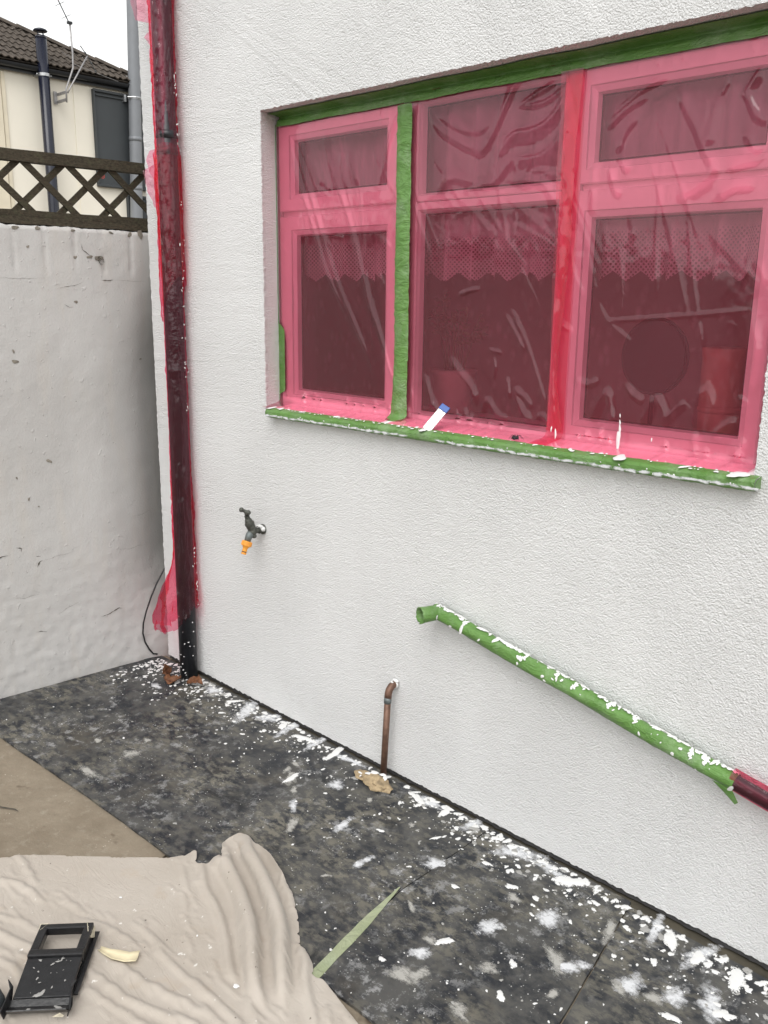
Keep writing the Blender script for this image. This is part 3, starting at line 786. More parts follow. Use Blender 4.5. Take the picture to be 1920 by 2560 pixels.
es = [bm.edges.new((vs[i], vs[(i + 1) % no])) for i in range(no)] + [bm.edges.new((vs[no + i], vs[no + (i + 1) % ni])) for i in range(ni)]
bmesh.ops.triangle_fill(bm, edges=es, use_beauty=True, normal=(0, -1, 0))
bm.verts.index_update()
V = [(p[0], 0.0018 * nz((p[0], p[1], 7), 50, 2), p[1]) for p in V2]
F = [tuple(v.index for v in f.verts) for f in bm.faces]; bm.free()
F = [f if (Vector(V[f[1]]) - Vector(V[f[0]])).cross(Vector(V[f[2]]) - Vector(V[f[0]])).y < 0 else tuple(reversed(f)) for f in F]
# rounded arris and the reveal
k = len(V)
V += [(p[0] + (0.004 if p[0] < OX0 + .01 and False else 0), 0.012 + 0.002 * nz((p[0], p[1], 3), 60, 2), p[1]) for p in outer]
F += [(i, k + i, k + (i + 1) % no, (i + 1) % no) for i in range(no)]
cx_, cz_ = (OX0 + OX1) / 2, (OZ0 + OZ1) / 2
k2 = len(V)
depths = (0.004, 0.016, 0.05, 0.112)
for d in depths:
    for p, c in zip(inner, inner0):
        q = np.array(p); c = np.array(c)
        if c[0] < OX0 + .001: c[0] -= .031 * d / .105
        w = 1 if d < 0.01 else 0.0
        q = c + (q - c) * w
        V.append((q[0], d, q[1]))
prev = no
for j in range(len(depths)):
    cur = k2 + j * ni
    F += [(prev + i, prev + (i + 1) % ni, cur + (i + 1) % ni, cur + i) for i in range(ni)]
    prev = cur
# side return of the corner
k3 = len(V)
V += [(XL, 0.012, ZB), (XL, 0.012, ZT), (XL, 3.0, ZT), (XL, 3.0, ZB)]
F += [(k3, k3 + 1, k3 + 2, k3 + 3)]
wall = mk('wall', V, F, M['render'], house)
ft = MB(); ft.box(XL + .02, 0.9, -.045, .011, -.02, .0012); ft.build('gap_strip', M['gap_strip'], house)  # dark strip: olive ground colour with the shade of the gap painted in
pl = MB(); pl.box(XL + 0.012, XR, 0.012, 0.05, -0.02, 0.06); pl.build('plinth', M['bitumen'], house)
bt = MB()                                                         # ragged black bitumen lip, painting in the shadow gap below the render
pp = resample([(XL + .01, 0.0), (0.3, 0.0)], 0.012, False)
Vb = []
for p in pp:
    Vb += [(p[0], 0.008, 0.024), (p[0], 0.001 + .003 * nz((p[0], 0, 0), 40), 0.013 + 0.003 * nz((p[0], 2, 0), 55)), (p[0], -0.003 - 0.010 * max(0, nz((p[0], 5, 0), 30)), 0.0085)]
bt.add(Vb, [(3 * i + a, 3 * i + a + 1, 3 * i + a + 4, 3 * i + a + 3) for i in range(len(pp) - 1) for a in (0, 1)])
bt.build('base_gap_strip', M['bitumen'], house)
rm = MB()
RX0, RX1, RY1, RZ1 = -3.1, 1.2, 1.15, 2.5
rv = [(RX0, .19, 0.05), (RX1, .19, 0.05), (RX1, RY1, 0.05), (RX0, RY1, 0.05), (RX0, .19, RZ1), (RX1, .19, RZ1), (RX1, RY1, RZ1), (RX0, RY1, RZ1)]
rm.add(rv, [(0, 1, 2, 3), (7, 6, 5, 4), (0, 3, 7, 4), (1, 5, 6, 2), (2, 6, 7, 3)])
x0, x1, z0, z1 = -2.49, -0.76, 1.16, 2.11
rm.add([(RX0, .19, .05), (RX1, .19, .05), (RX1, .19, RZ1), (RX0, .19, RZ1), (x0, .19, z0), (x1, .19, z0), (x1, .19, z1), (x0, .19, z1)], [(0, 4, 5, 1), (1, 5, 6, 2), (2, 6, 7, 3), (3, 7, 4, 0)])
rm.build('room', M['wallpaper'], house)
ib = MB(); ib.box(-2.52, -0.74, 0.13, 0.42, 1.148, 1.168); ib.build('window_board', M['upvc'], house, bevel=.004)
rf = MB(); rf.box(XL - .25, XR, -0.02, 3.2, ZT + .002, ZT + .15); rf.build('roof', M['tile'], house)

# window: outer frame is the part, the rest its sub-parts
V, F = rect_loops([(-2.492, -0.770, 1.150, 2.104, .125), (-2.492, -0.770, 1.150, 2.104, .103), (-2.478, -0.782, 1.166, 2.090, .103), (-2.478, -0.782, 1.166, 2.090, .125)])
win = mk('window', V, F, M['upvc'], house)
win['label'] = 'white plastic window frame behind the pink film'
def bar(name, x0, x1, z0, z1, y0, y1):
    b = MB(); b.box(x0, x1, y0, y1, z0, z1); return b.build(name, M['upvc'], win, bevel=.002)
bar('mullion', -1.912, -1.852, 1.167, 2.089, .097, .130)
bar('mullion', -1.352, -1.298, 1.167, 2.089, .097, .130)
bar('transom', -2.477, -1.913, 1.798, 1.816, .108, .128)
bar('transom', -1.297, -0.783, 1.804, 1.822, .108, .128)
def sash(x0, x1, z0, z1, g, y=.089, b=.020):
    gx0, gx1, gz0, gz1 = g
    L = [(x0, x1, z0, z1, y + .022), (x0, x1, z0, z1, y + .003), (x0 + .003, x1 - .003, z0 + .003, z1 - .003, y),
         (gx0 - b, gx1 + b, gz0 - b, gz1 + b, y), (gx0 - b + .002, gx1 + b - .002, gz0 - b + .002, gz1 + b - .002, y + .005),
         (gx0 - .004, gx1 + .004, gz0 - .004, gz1 + .004, y + .011), (gx0, gx1, gz0, gz1, y + .026)]
    V, F = rect_loops(L); mk('sash', V, F, M['upvc'], win)
    gk, gf = rect_loops([(gx0 - .0005, gx1 + .0005, gz0 - .0005, gz1 + .0005, y + .0255), (gx0 + .004, gx1 - .004, gz0 + .004, gz1 - .004, y + .0262)])
    mk('gasket', gk, gf, M['gasket'], win)
    mk('pane', [(gx0, y + .0268, gz0), (gx1, y + .0268, gz0), (gx1, y + .0268, gz1), (gx0, y + .0268, gz1)], [(0, 1, 2, 3)], M['glass'], win)
sash(-2.476, -1.916, 1.815, 2.084, (-2.402, -1.982, 1.872, 2.033))
sash(-2.476, -1.916, 1.160, 1.799, (-2.395, -1.981, 1.223, 1.735))
sash(-1.853, -1.351, 1.812, 2.088, (-1.838, -1.366, 1.838, 2.072), .097, .010)
sash(-1.853, -1.351, 1.160, 1.810, (-1.838, -1.366, 1.200, 1.780), .097, .010)
sash(-1.296, -0.786, 1.821, 2.084, (-1.260, -0.846, 1.873, 2.027))
sash(-1.296, -0.786, 1.160, 1.806, (-1.256, -0.838, 1.238, 1.738))
SX0, SX1 = -2.418, -0.735
def sill_z(x): return 1.1575 + 0.012 * (x - SX0) / (SX1 - SX0)
V = []; F = []
prof = [(.125, .016), (.06, .010), (-.026, .000), (-.030, -.004), (-.030, -.018), (-.026, -.021), (.02, -.019), (.02, -.012)]
for x in (SX0, SX1):
    V += [(x, y, sill_z(x) + z) for y, z in prof]
n = len(prof); F = [(i, (i + 1) % n, n + (i + 1) % n, n + i) for i in range(n)] + [tuple(range(n)), tuple(reversed(range(n, 2 * n)))]
mk('sill', V, F, M['upvc'], win)

# ------------------------------------------------------------------ old garden wall at the corner (s = metres from the corner towards the camera side)
GA = 0.070
BO = Vector((-3.2100, 0.05, 0)); BD = Vector((-math.sin(GA), -math.cos(GA), 0)); BN = Vector((math.cos(GA), -math.sin(GA), 0))
def bw(s, z, off=0.0): return BO + BD * s + BN * off + Vector((0, 0, z))
def top_z(s): return 1.772 + 0.005 * nz((s, 0, 1), 7) + 0.004 * nz((s, 3, 1), 40)
def wall_off(s, z):
    r = 0.0035 * nz((s, z, 0), 2.0, 2) + 0.0013 * nz((s, z, 4), 14)
    # courses of brick ghosting through the paint, strongest low down and in the soldier course on top
    low = max(0.0, 1 - z / 0.75)
    row = z / 0.078
    fz = abs((row % 1) - 0.5) * 2
    fs = abs(((s + (0.11 if int(row) % 2 else 0)) / 0.225 % 1) - 0.5) * 2
    j = max(0, fz - 0.80) / 0.20 + max(0, fs - 0.93) / 0.07 * 0.8
    r -= 0.0038 * min(1, j) * low * (0.5 + 0.9 * nz((s, z, 8), 5))
    if z > 1.60:
        fv = abs(((s + .01) / 0.112 % 1) - 0.5) * 2
        r -= 0.006 * max(0, fv - 0.80) / 0.20 * (0.6 + nz((s, z, 3), 9)) * min(1, (z - 1.6) / .03)
    if low > 0:
        r += 0.0028 * low * nz((s, z, 2), 26)
    # near the house the face is bent back into the gap, shaped to darken the corner
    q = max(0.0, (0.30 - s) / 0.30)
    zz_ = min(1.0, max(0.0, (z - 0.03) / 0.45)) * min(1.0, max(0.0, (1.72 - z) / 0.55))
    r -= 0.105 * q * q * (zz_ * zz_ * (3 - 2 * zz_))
    return r
gw = empty('garden_wall', tuple(bw(0.8, 0)))
tag(gw, 'old grey painted garden wall, cracked and flaking, topped with trellis', 'garden wall')
V = []; F = []
ss = list(np.arange(-0.45, 1.0, 0.008)) + list(np.arange(1.0, 6.6, 0.2)); zz = list(np.arange(-0.03, 1.0, 0.010)) + list(np.linspace(1.0, 1.0, 1)) + list(np.arange(1.01, 1.775, 0.009))
zz = sorted(set(np.round(zz, 4)))
for s in ss:
    tz = top_z(s)
    for z in zz:
        zc = min(z, tz) if z < zz[-1] else tz
        V.append(bw(s, zc, wall_off(s, zc)))
nzc = len(zz)
for i in range(len(ss) - 1):
    for j in range(nzc - 1):
        F.append((i * nzc + j, i * nzc + j + 1, (i + 1) * nzc + j + 1, (i + 1) * nzc + j))
k = len(V)
for s in ss: V += [bw(s, top_z(s) + .004, -0.03), bw(s, top_z(s), -0.21), bw(s, -.03, -0.21)]
for i in range(len(ss) - 1):
    a, b = i * nzc + nzc - 1, (i + 1) * nzc + nzc - 1
    p, q = k + 3 * i, k + 3 * (i + 1)
    F += [(a, p, q, b), (p, p + 1, q + 1, q), (p + 1, p + 2, q + 2, q + 1)]
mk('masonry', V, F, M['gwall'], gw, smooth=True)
CR = [[(0.715, 0.566), (0.688, 0.571), (0.667, 0.572)], [(0.635, 0.597), (0.615, 0.59), (0.618, 0.576)], [(0.562, 0.505), (0.551, 0.523), (0.539, 0.529)], [(0.545, 0.546), (0.562, 0.548)],
      [(0.537, 0.526), (0.473, 0.537), (0.413, 0.542)], [(0.324, 0.245), (0.281, 0.249), (0.242, 0.265), (0.221, 0.258)],
      [(0.588, 0.245), (0.569, 0.243), (0.545, 0.236)], [(0.405, 1.556), (0.332, 1.567), (0.299, 1.58)], [(0.23, 1.589), (0.20, 1.590), (0.18, 1.588)],
      [(0.3, 1.719), (0.297, 1.699), (0.272, 1.68), (0.262, 1.666)], [(0.383, 1.499), (0.363, 1.487), (0.348, 1.487)], [(0.661, 0.396), (0.614, 0.393), (0.557, 0.397)],
      [(0.625, 1.588), (0.497, 1.589), (0.442, 1.595)], [(0.15, 0.638), (0.095, 0.635), (0.038, 0.643)], [(0.238, 0.519), (0.163, 0.503), (0.124, 0.507), (0.074, 0.491)], [(0.501, 0.296), (0.449, 0.316), (0.402, 0.332)], [(0.18, 1.588), (0.10, 1.588), (0.04, 1.584)]]
CW = [.0035, .003, .004, .003, .0008, .0030, .002, .0012, .003, .0022, .0012, .0008, .0008, .0007, .0007, .0008, .0006]
random.seed(3)
for c, w in zip(CR, CW):
    pts = resample(c, 0.008, False)
    P3 = []
    for (s, z) in pts:
        z += 0.004 * nz((s, z, 6), 30); P3.append(bw(s, z, wall_off(s, z) + 0.0016))
    n = len(P3)
    strip('crack', P3, [w * (0.3 + 0.9 * abs(nz((i * .7, w * 100, 0), 1))) * min(1, 3 * min(i + .3, n - 1 - i + .3) / n) for i in range(n)], M['crack'], gw, BN)
for i, (s, z, r) in enumerate([(0.336, 1.507, .006), (0.484, 0.915, .008), (0.572, 0.778, .005), (0.537, 0.744, .003), (0.61, 0.864, .004), (0.579, 1.294, .009), (0.582, 1.331, .005), (0.235, 1.669, .012), (0.325, 1.669, .008), (0.056, 1.28, .004), (0.27, 1.672, .008),
                               (0.66, 1.758, .014), (0.54, 1.763, .009), (0.46, 1.765, .008), (0.33, 1.764, .007), (0.10, 1.762, .010), (0.06, 1.764, .013), (0.5, 1.70, .005), (0.18, 1.764, .006)]):
    mb = MB(); splat_mesh(mb, bw(s, z, wall_off(s, z) + .0015), r, BD, (0, 0, 1), BN, 40 + i, 1.3, .0004, pts=14)
    mb.build('bare_patch', M['flake'], gw)
# wisp of roots or wire poking out under the trellis
mb = MB()
for i in range(7):
    a = random.uniform(0, 6); mb.tube([bw(0.235, 1.672, 0.0), bw(0.235 + .012 * math.cos(a), 1.665 + .012 * math.sin(a), .018), bw(0.232 + .016 * math.cos(a + 1), 1.655 + .012 * math.sin(a + 1), .012), bw(0.238, 1.66, .002)], .0006, 5)
tag(mb.build('root_wisp', M['crack'], gw), kind='stuff')

# ------------------------------------------------------------------ trellis on the garden wall
tr = empty('trellis', tuple(bw(0.8, 1.77, -0.06)))
tag(tr, 'brown weathered diamond trellis standing on top of the garden wall', 'trellis')
def rail(name, z0, z1, o0, o1, s0=-0.10, s1=3.4):
    b = MB(); N = 40
    for i in range(N):
        sa, sb = s0 + (s1 - s0) * i / N, s0 + (s1 - s0) * (i + 1) / N
    pts = np.linspace(s0, s1, N + 1)
    V = []
    for s in pts:
        e = 0.0025
        V += [bw(s, z0 + e * nz((s, z0, 0), 8), o0), bw(s, z0 + e * nz((s, z0, 1), 8), o1), bw(s, z1 + e * nz((s, z1, 2), 8), o1 - .002), bw(s, z1 + e * nz((s, z1, 3), 8), o0 + .002)]
    F = [(4 * i + a, 4 * i + (a + 1) % 4, 4 * i + 4 + (a + 1) % 4, 4 * i + 4 + a) for i in range(N) for a in range(4)] + [(0, 1, 2, 3), (4 * N + 3, 4 * N + 2, 4 * N + 1, 4 * N)]
    b.add(V, F); return b.build(name, M['trellis'], tr)
rail('top_rail', 1.994, 2.034, -.085, -.042)
rail('bottom_rail', 1.806, 1.828, -.080, -.046)
rail('base_board', 1.778, 1.803, -.100, -.012)
def slat_mesh(flip):
    # a slat from (0,0) down to (0.214,-0.2) in (s, z) with a local origin at its top
    b = MB(); L = Vector((0.222, -0.206)); d = L.normalized(); nrm = Vector((-d.y, d.x)); w = .0115; t = 0.0045
    V = []
    for e in np.linspace(0, 1, 6):
        for sg, th in ((-1, -t), (1, -t), (1, t), (-1, t)):
            q = L * e + nrm * (sg * w * (1 + .06 * nz((e, flip, sg), 5)))
            s = q.x * (1 if flip else -1)
            P = BD * s + BN * th; V.append((P.x, P.y, q.y))
    F = [(4 * i + a, 4 * i + (a + 1) % 4, 4 * i + 4 + (a + 1) % 4, 4 * i + 4 + a) for i in range(5) for a in range(4)] + [(0, 1, 2, 3), (23, 22, 21, 20)]
    b.add(V, F)
    return b
sa = slat_mesh(True).build('slat', M['trellis'], tr); sb = slat_mesh(False).build('slat', M['trellis'], tr)
tops_b = [-0.010 + 0.1655 * i for i in range(-1, 20)]
first = True
for i, s in enumerate(tops_b):
    for src, so, ox in ((sb, s, -.058), (sa, s - 0.012, -.067)):
        if so - .2 < -.32: continue
        o = src if (src.get('used') is None) else src.copy()
        if o is not src: COL.objects.link(o); o.parent = tr; o.matrix_parent_inverse = src.matrix_parent_inverse.copy(); del o['used']
        src['used'] = 1
        o.location = bw(so, 2.012, ox)
for o in (sa, sb): del o['used']

# ------------------------------------------------------------------ hedge behind the garden wall, met only in the window reflections
random.seed(77)
hb = MB()
V = []; F = []
for i in range(15000):
    y = random.uniform(-8.0, -0.9); tcl = 0.5 + 0.5 * nz((y * .6, 0, 0), 1)
    x = -4.9 + random.gauss(0, .42); z = random.uniform(0.1, 1.80 + .40 * tcl) * (1 - .1 * random.random())
    c = Vector((x, y, z)); d = Vector((random.gauss(0, 1), random.gauss(0, 1), random.gauss(-.4, .8))).normalized(); s = d.cross(Vector((random.gauss(0, 1), random.gauss(0, 1), random.gauss(0, 1)))).normalized()
    L = random.uniform(.07, .15); k = len(V); V += [c, c + d * L * .5 + s * L * .26, c + d * L, c + d * L * .5 - s * L * .26]; F.append((k, k + 1, k + 2, k + 3))
hb.add(V, F)
for y in np.arange(-7.8, -1.0, .55): hb.tube([(-4.9, y, -.03), (-4.9 + random.uniform(-.1, .1), y + random.uniform(-.1, .1), 1.2), (-4.9 + random.uniform(-.2, .2), y + random.uniform(-.2, .2), 1.7)], .03, 6, radii=[.035, .025, .01])
hd = hb.build('hedge', M['hedge'])
tag(hd, 'dark leafy hedge behind the garden wall, met as leaf shapes reflected in the film', kind='stuff')

# ------------------------------------------------------------------ the house beyond the wall
XF = -12.0
nh = empty('neighbouring_house', (XF, 4, 0))
tag(nh, 'cream painted house with brown tiled roof beyond the trellis', 'house')
mb = MB(); mb.box(XF - 6, XF, -2.0, 8.0, -0.02, 4.25); mb.build('wall', M['cream'], nh)
mb = MB(); mb.box(XF + .001, XF + .035, 2.95, 3.335, -0.02, 4.22); mb.box(XF + .001, XF + .02, 3.345, 3.40, -.02, 4.22); mb.build('pilaster', M['cream_dirty'], nh, bevel=.006)
mb = MB(); mb.box(XF + .001, XF + .014, 4.318, 8.0, -0.02, 4.22); mb.build('raised_render_panel', M['cream'], nh, bevel=.004)
mb = MB(); mb.box(XF + .04, XF + .07, -2.2, 8.2, 4.235, 4.30); mb.build('fascia', M['gutter'], nh)
V = []; N = 9
for y in (-2.2, 8.2):
    for i in range(N):
        a = math.pi + math.pi * i / (N - 1); V.append((XF + .125 + .05 * math.cos(a), y, 4.315 + .05 * math.sin(a)))
mk('gutter', V, [(i, i + 1, N + i + 1, N + i) for i in range(N - 1)], M['gutter'], nh, smooth=True)
# roof slope, cut by a hip that comes down to the right
PT = R(35); ex, ez = XF + .17, 4.335
def rp(y, u, h=0.0): return (ex - u * math.cos(PT) - h * -math.sin(PT) * 1.0, y, ez + u * math.sin(PT) + h * math.cos(PT))
def hip_u(y): return max(0.0, (5.42 - y) * 0.665)
ys = np.linspace(-2.2, 5.42, 30)
V = [rp(y, 0) for y in ys] + [rp(y, hip_u(y)) for y in ys] + [(XF - 5.9, y, 4.3) for y in ys]
n = len(ys)
roof = mk('roof', V, [(i, i + 1, n + i + 1, n + i) for i in range(n - 1)] + [(n + i, n + i + 1, 2 * n + i + 1, 2 * n + i) for i in range(n - 1)], M['tile'], nh)
def tile_mesh():
    V = []; W = 0.092; G = 0.175; seg = 7
    for u, h in ((0, .022), (0, .036), (G, .020)):
        for i in range(seg):
            t = i / (seg - 1); prof = 0.016 * (math.sin(math.pi * min(1, t / 0.55)) if t < 0.55 else -0.25 * math.sin(math.pi * (t - .55) / .45))
            p = rp(W * t, u, h + prof); V.append((p[0] - ex, p[1], p[2] - ez))
    F = [(r_ * seg + i, r_ * seg + i + 1, (r_ + 1) * seg + i + 1, (r_ + 1) * seg + i) for r_ in range(2) for i in range(seg - 1)]
    return V, F
V, F = tile_mesh(); t0 = mk('roof_tile', V, F, M['tile'], roof); t0.location = (ex, 5.1, ez)
random.seed(8); rows = 13; first = True
for rr in range(rows):
    u = rr * 0.150
    for i in range(0, 29):
        y = 5.36 - i * 0.0905
        if hip_u(y) < u + 0.05: continue
        if first: o = t0; first = False
        else:
            o = t0.copy(); COL.objects.link(o); o.parent = roof
        p = rp(y + random.uniform(-.004, .004), u + random.uniform(-.008, .008), random.uniform(0, .008)); o.location = p
y = 5.36; hb = 0
while y > 1.2:
    a, b = y, y - 0.30
    mb = MB(); V = []
    for yy, lift in ((a, .015), (b, .03)):
        p = Vector(rp(yy, hip_u(yy)))
        for i in range(7):
            t = math.pi * i / 6; V.append(p + Vector((0.07 * math.cos(t), -0.04 * math.cos(t), lift + .055 * math.sin(t))))
    mb.add(V, [(i, i + 1, 7 + i + 1, 7 + i) for i in range(6)] + [tuple(range(7)), tuple(range(13, 6, -1))]); mb.build('hip_tile', M['tile'], roof)
    y -= 0.285
def shutter(y0, y1, z0, z1, emblem):
    V, F = [], []
    b = MB(); b.box(XF + .016, XF + .05, y0, y1, z0, z1); s = b.build('dark_panel', M['darkgrey'], nh, bevel=.012)
    b = MB(); fr = .035
    b.box(XF + .052, XF + .085, y0, y1, z1 - fr, z1); b.box(XF + .052, XF + .085, y0, y1, z0, z0 + fr); b.box(XF + .052, XF + .085, y0, y0 + fr * .7, z0 + fr + .001, z1 - fr - .001)
    b.box(XF + .052, XF + .075, y0 + fr, y1, z1 - fr * 2.4, z1 - fr * 1.7)
    b.build('panel_frame', M['darkgrey'], s, bevel=.006)
    if emblem:
        for (cy, cz, r, m, nm) in ((4.675, 3.165, .038, 'gold', 'round_emblem'), (4.655, 3.088, .030, 'redprint', 'ring_emblem')):
            e = MB(); nring = 20
            for r0, r1 in (((r, r * .8), (r * .62, r * .45), (r * .25, 0.001)) if m == 'gold' else ((r, r * .72), (r * .35, .001))):
                V = []
                for i in range(nring):
                    t = 2 * math.pi * i / nring
                    for q in (r0, r1): V.append((XF + .0512, cy + q * math.cos(t), cz + q * math.sin(t)))
                e.add(V, [(2 * i, 2 * i + 1, (2 * i + 3) % (2 * nring), (2 * i + 2) % (2 * nring)) for i in range(nring)])
            if m == 'gold':
                for i in range(8):
                    t = math.pi * i / 4; d = Vector((math.cos(t), math.sin(t))); q = Vector((-d.y, d.x)) * .0025
                    a, b2 = d * r * .2, d * r * .85
                    e.add([(XF + .0516, cy + v.x, cz + v.y) for v in (a - q, a + q, b2 + q, b2 - q)], [(0, 1, 2, 3)])
            e.build(nm, M[m], s)
shutter(4.572, 5.62, 2.95, 4.20, True)
shutter(5.01, 5.50, 1.2, 2.872, False)

def kf(x, y, z):
    k = -x / 12.0
    return (x, (y + 1.9224) * k - 1.9224, 1.55 + (z - 1.55) * k)
fl = empty('flue_pipe', (XF + .2, 3.76, 0))
tag(fl, 'tall black flue pipe with a rain cap and steel bands', 'flue pipe')
FX = XF + .16
P0, P1 = kf(FX, 3.935, 2.5), kf(FX, 3.925, 4.70)
FY_, FZ_ = P1[1], P1[2]
mb = MB(); mb.tube([(FX, P0[1] + .01, -.02), P0, P1], .069, 24); mb.build('pipe', M['flue'], fl, smooth=True)
mb = MB(); mb.tube([(FX, FY_, FZ_ - .005), (FX, FY_, FZ_ + .015), (FX, FY_, FZ_ + .03)], .074, 24, radii=[.069, .074, .060]); mb.build('collar', M['flue'], fl, smooth=True)
for i in range(4):
    mb = MB(); t = i * math.pi / 2 + .5; mb.tube([(FX + .045 * math.cos(t), FY_ + .045 * math.sin(t), FZ_ + .02), (FX + .045 * math.cos(t), FY_ + .045 * math.sin(t), FZ_ + .085)], .005, 6); mb.build('cap_leg', M['flue'], fl)
mb = MB(); mb.tube([(FX, FY_, FZ_ + q) for q in (.078, .086, .104, .118, .122)], .09, 24, radii=[.080, .090, .075, .035, .008]); mb.build('rain_cap', M['flue'], fl, smooth=True)
for z in (4.265, 3.225):
    c = kf(FX, 3.930, z)
    mb = MB(); mb.tube([(FX, c[1], c[2] - .018), (FX, c[1], c[2] + .018)], .0735, 24); mb.box(XF, FX - .06, c[1] - .07, c[1] - .045, c[2] - .008, c[2] + .008); mb.tube([(FX - .02, c[1] - .085, c[2]), (FX + .02, c[1] - .10, c[2])], .008, 8); mb.tube([(FX, c[1] + .078, c[2]), (FX + .02, c[1] + .095, c[2])], .008, 8)
    mb.build('steel_band', M['steel'], fl)

AX = XF + .27
a1 = empty('tv_aerial', (AX, 4.16, 4.0)); tag(a1, 'tall cranked aerial mast on the cream wall reaching above the roof', 'aerial')
KA = lambda y, z, x=AX: kf(x, y, z)
mb = MB(); mb.tube([KA(4.222, 3.98), KA(4.225, 4.14), KA(4.345, 4.42), KA(4.352, 4.60), KA(4.340, 4.965)], .0115, 10); mb.build('mast', M['dullsteel'], a1, smooth=True)
mb = MB(); B0, B1 = Vector(KA(4.335, 4.955)), Vector(KA(4.06, 5.46)); mb.tube([B0, B0.lerp(B1, .6), B1], .007, 8)
for f in (.15, .42, .7, .95):
    p = B0.lerp(B1, f); mb.tube([p - Vector((.12, 0, .0)), p + Vector((.12, 0, .0))], .003, 6)
mb.build('boom', M['darkgrey'], a1)
mb = MB(); c = KA(4.338, 4.965); mb.box(c[0] - .02, c[0] + .02, c[1] - .03, c[1] + .03, c[2] - .015, c[2] + .015); mb.build('clamp', M['gutter'], a1)
mb = MB(); c = KA(4.222, 4.06); mb.box(XF + .015, XF + .03, c[1] - .05, c[1] - .005, c[2] - .075, c[2] + .08); mb.box(XF + .031, AX - .012, c[1] - .012, c[1] + .012, c[2] - .06, c[2] - .03); mb.box(XF + .031, AX - .012, c[1] - .012, c[1] + .012, c[2] + .03, c[2] + .06); mb.build('wall_bracket', M['dullsteel'], a1)
A2 = AX + .03
K2 = lambda y, z: kf(A2, y, z)
a2 = empty('tv_aerial', (A2, 4.17, 4.05)); tag(a2, 'short slanting aerial mast with rod elements in front of the roof', 'aerial')
mb = MB(); mb.tube([K2(4.245, 4.10), K2(4.285, 4.17), K2(4.562, 4.605)], .0095, 10); mb.build('mast', M['dullsteel'], a2, smooth=True)
mb = MB(); mb.tube([K2(4.47, 4.715), K2(4.562, 4.605), K2(4.68, 4.42)], .006, 8)
for p in (K2(4.535, 4.640), K2(4.615, 4.525), K2(4.672, 4.435)): mb.blob(p, .014, 1, .1, 1)
mb.build('boom', M['darkgrey'], a2)
mb = MB(); mb.tube([K2(4.21, 4.585), K2(4.345, 4.54)], .0028, 6); mb.tube([K2(4.34, 4.475), K2(5.0, 4.36)], .0030, 6); mb.tube([K2(4.49, 4.70), K2(4.46, 4.71)], .003, 6)
mb.build('element', M['dullsteel'], a2)

GX = XF + .16
KG = lambda y, z: kf(GX, y, z)
sp = empty('vent_pipe', (GX, 5.1, 0)); tag(sp, 'tall grey soil vent pipe rising at the white house corner', 'pipe')
g0, g1, g2 = KG(5.170, 2.40), KG(5.215, 3.36), KG(5.295, 5.44)
mb = MB(); mb.tube([(GX, g0[1] - .06, -.02), g0, g1, g2, (GX, g2[1] + .03, 6.4)], .085, 24); mb.build('pipe', M['greypipe'], sp, smooth=True)
for z, y in ((3.64, 5.226), (2.98, 5.198)):
    c = KG(y, z); mb = MB(); mb.tube([(GX, c[1], c[2] - .03), (GX, c[1], c[2] + .03)], .088, 24); mb.build('joint_collar', M['greypipe'], sp, smooth=True)
c = KG(5.245, 4.18)
mb = MB(); mb.tube([(GX, c[1], c[2] - .016), (GX, c[1], c[2] + .016)], .090, 24); mb.box(XF + .03, GX - .05, c[1] - .13, c[1] - .10, c[2] - .05, c[2] + .04); mb.tube([(GX + .02, c[1] - .12, c[2]), (GX + .085, c[1] - .03, c[2]), (GX + .10, c[1] + .04, c[2])], .011, 8); mb.build('pipe_clamp', M['steel'], sp)

# ------------------------------------------------------------------ black downpipe and the pink film wrapped round it
PX, PY = -2.931, -0.052
dp = empty('downpipe', (PX, PY, 0)); tag(dp, 'black plastic downpipe, its bare foot showing below the pink wrap', 'downpipe')
mb = MB(); mb.tube([(PX - .006, PY, 0.004), (PX + .004, PY, 3.2)], .036, 28); mb.build('pipe', M['black_plastic'], dp, smooth=True)
for z in (2.09, 2.035):
    mb = MB(); mb.tube([(PX + .002, PY, z - .012), (PX + .002, PY, z + .012)], .0385, 28); mb.build('collar_ring', M['black_plastic'], dp, smooth=True)
mb = MB(); random.seed(21)
for i in range(26):
    t = random.uniform(-2.6, 0.2); z = random.uniform(.02, .28); n = Vector((math.cos(t), math.sin(t), 0))
    splat_mesh(mb, Vector((PX - .006, PY, z)) + n * .0365, random.uniform(.001, .0035), (-n.y, n.x, 0), (0, 0, 1), n, i, 1.3, .0004)
tag(mb.build('paint_splatter', M['paint'], dp), kind='stuff')

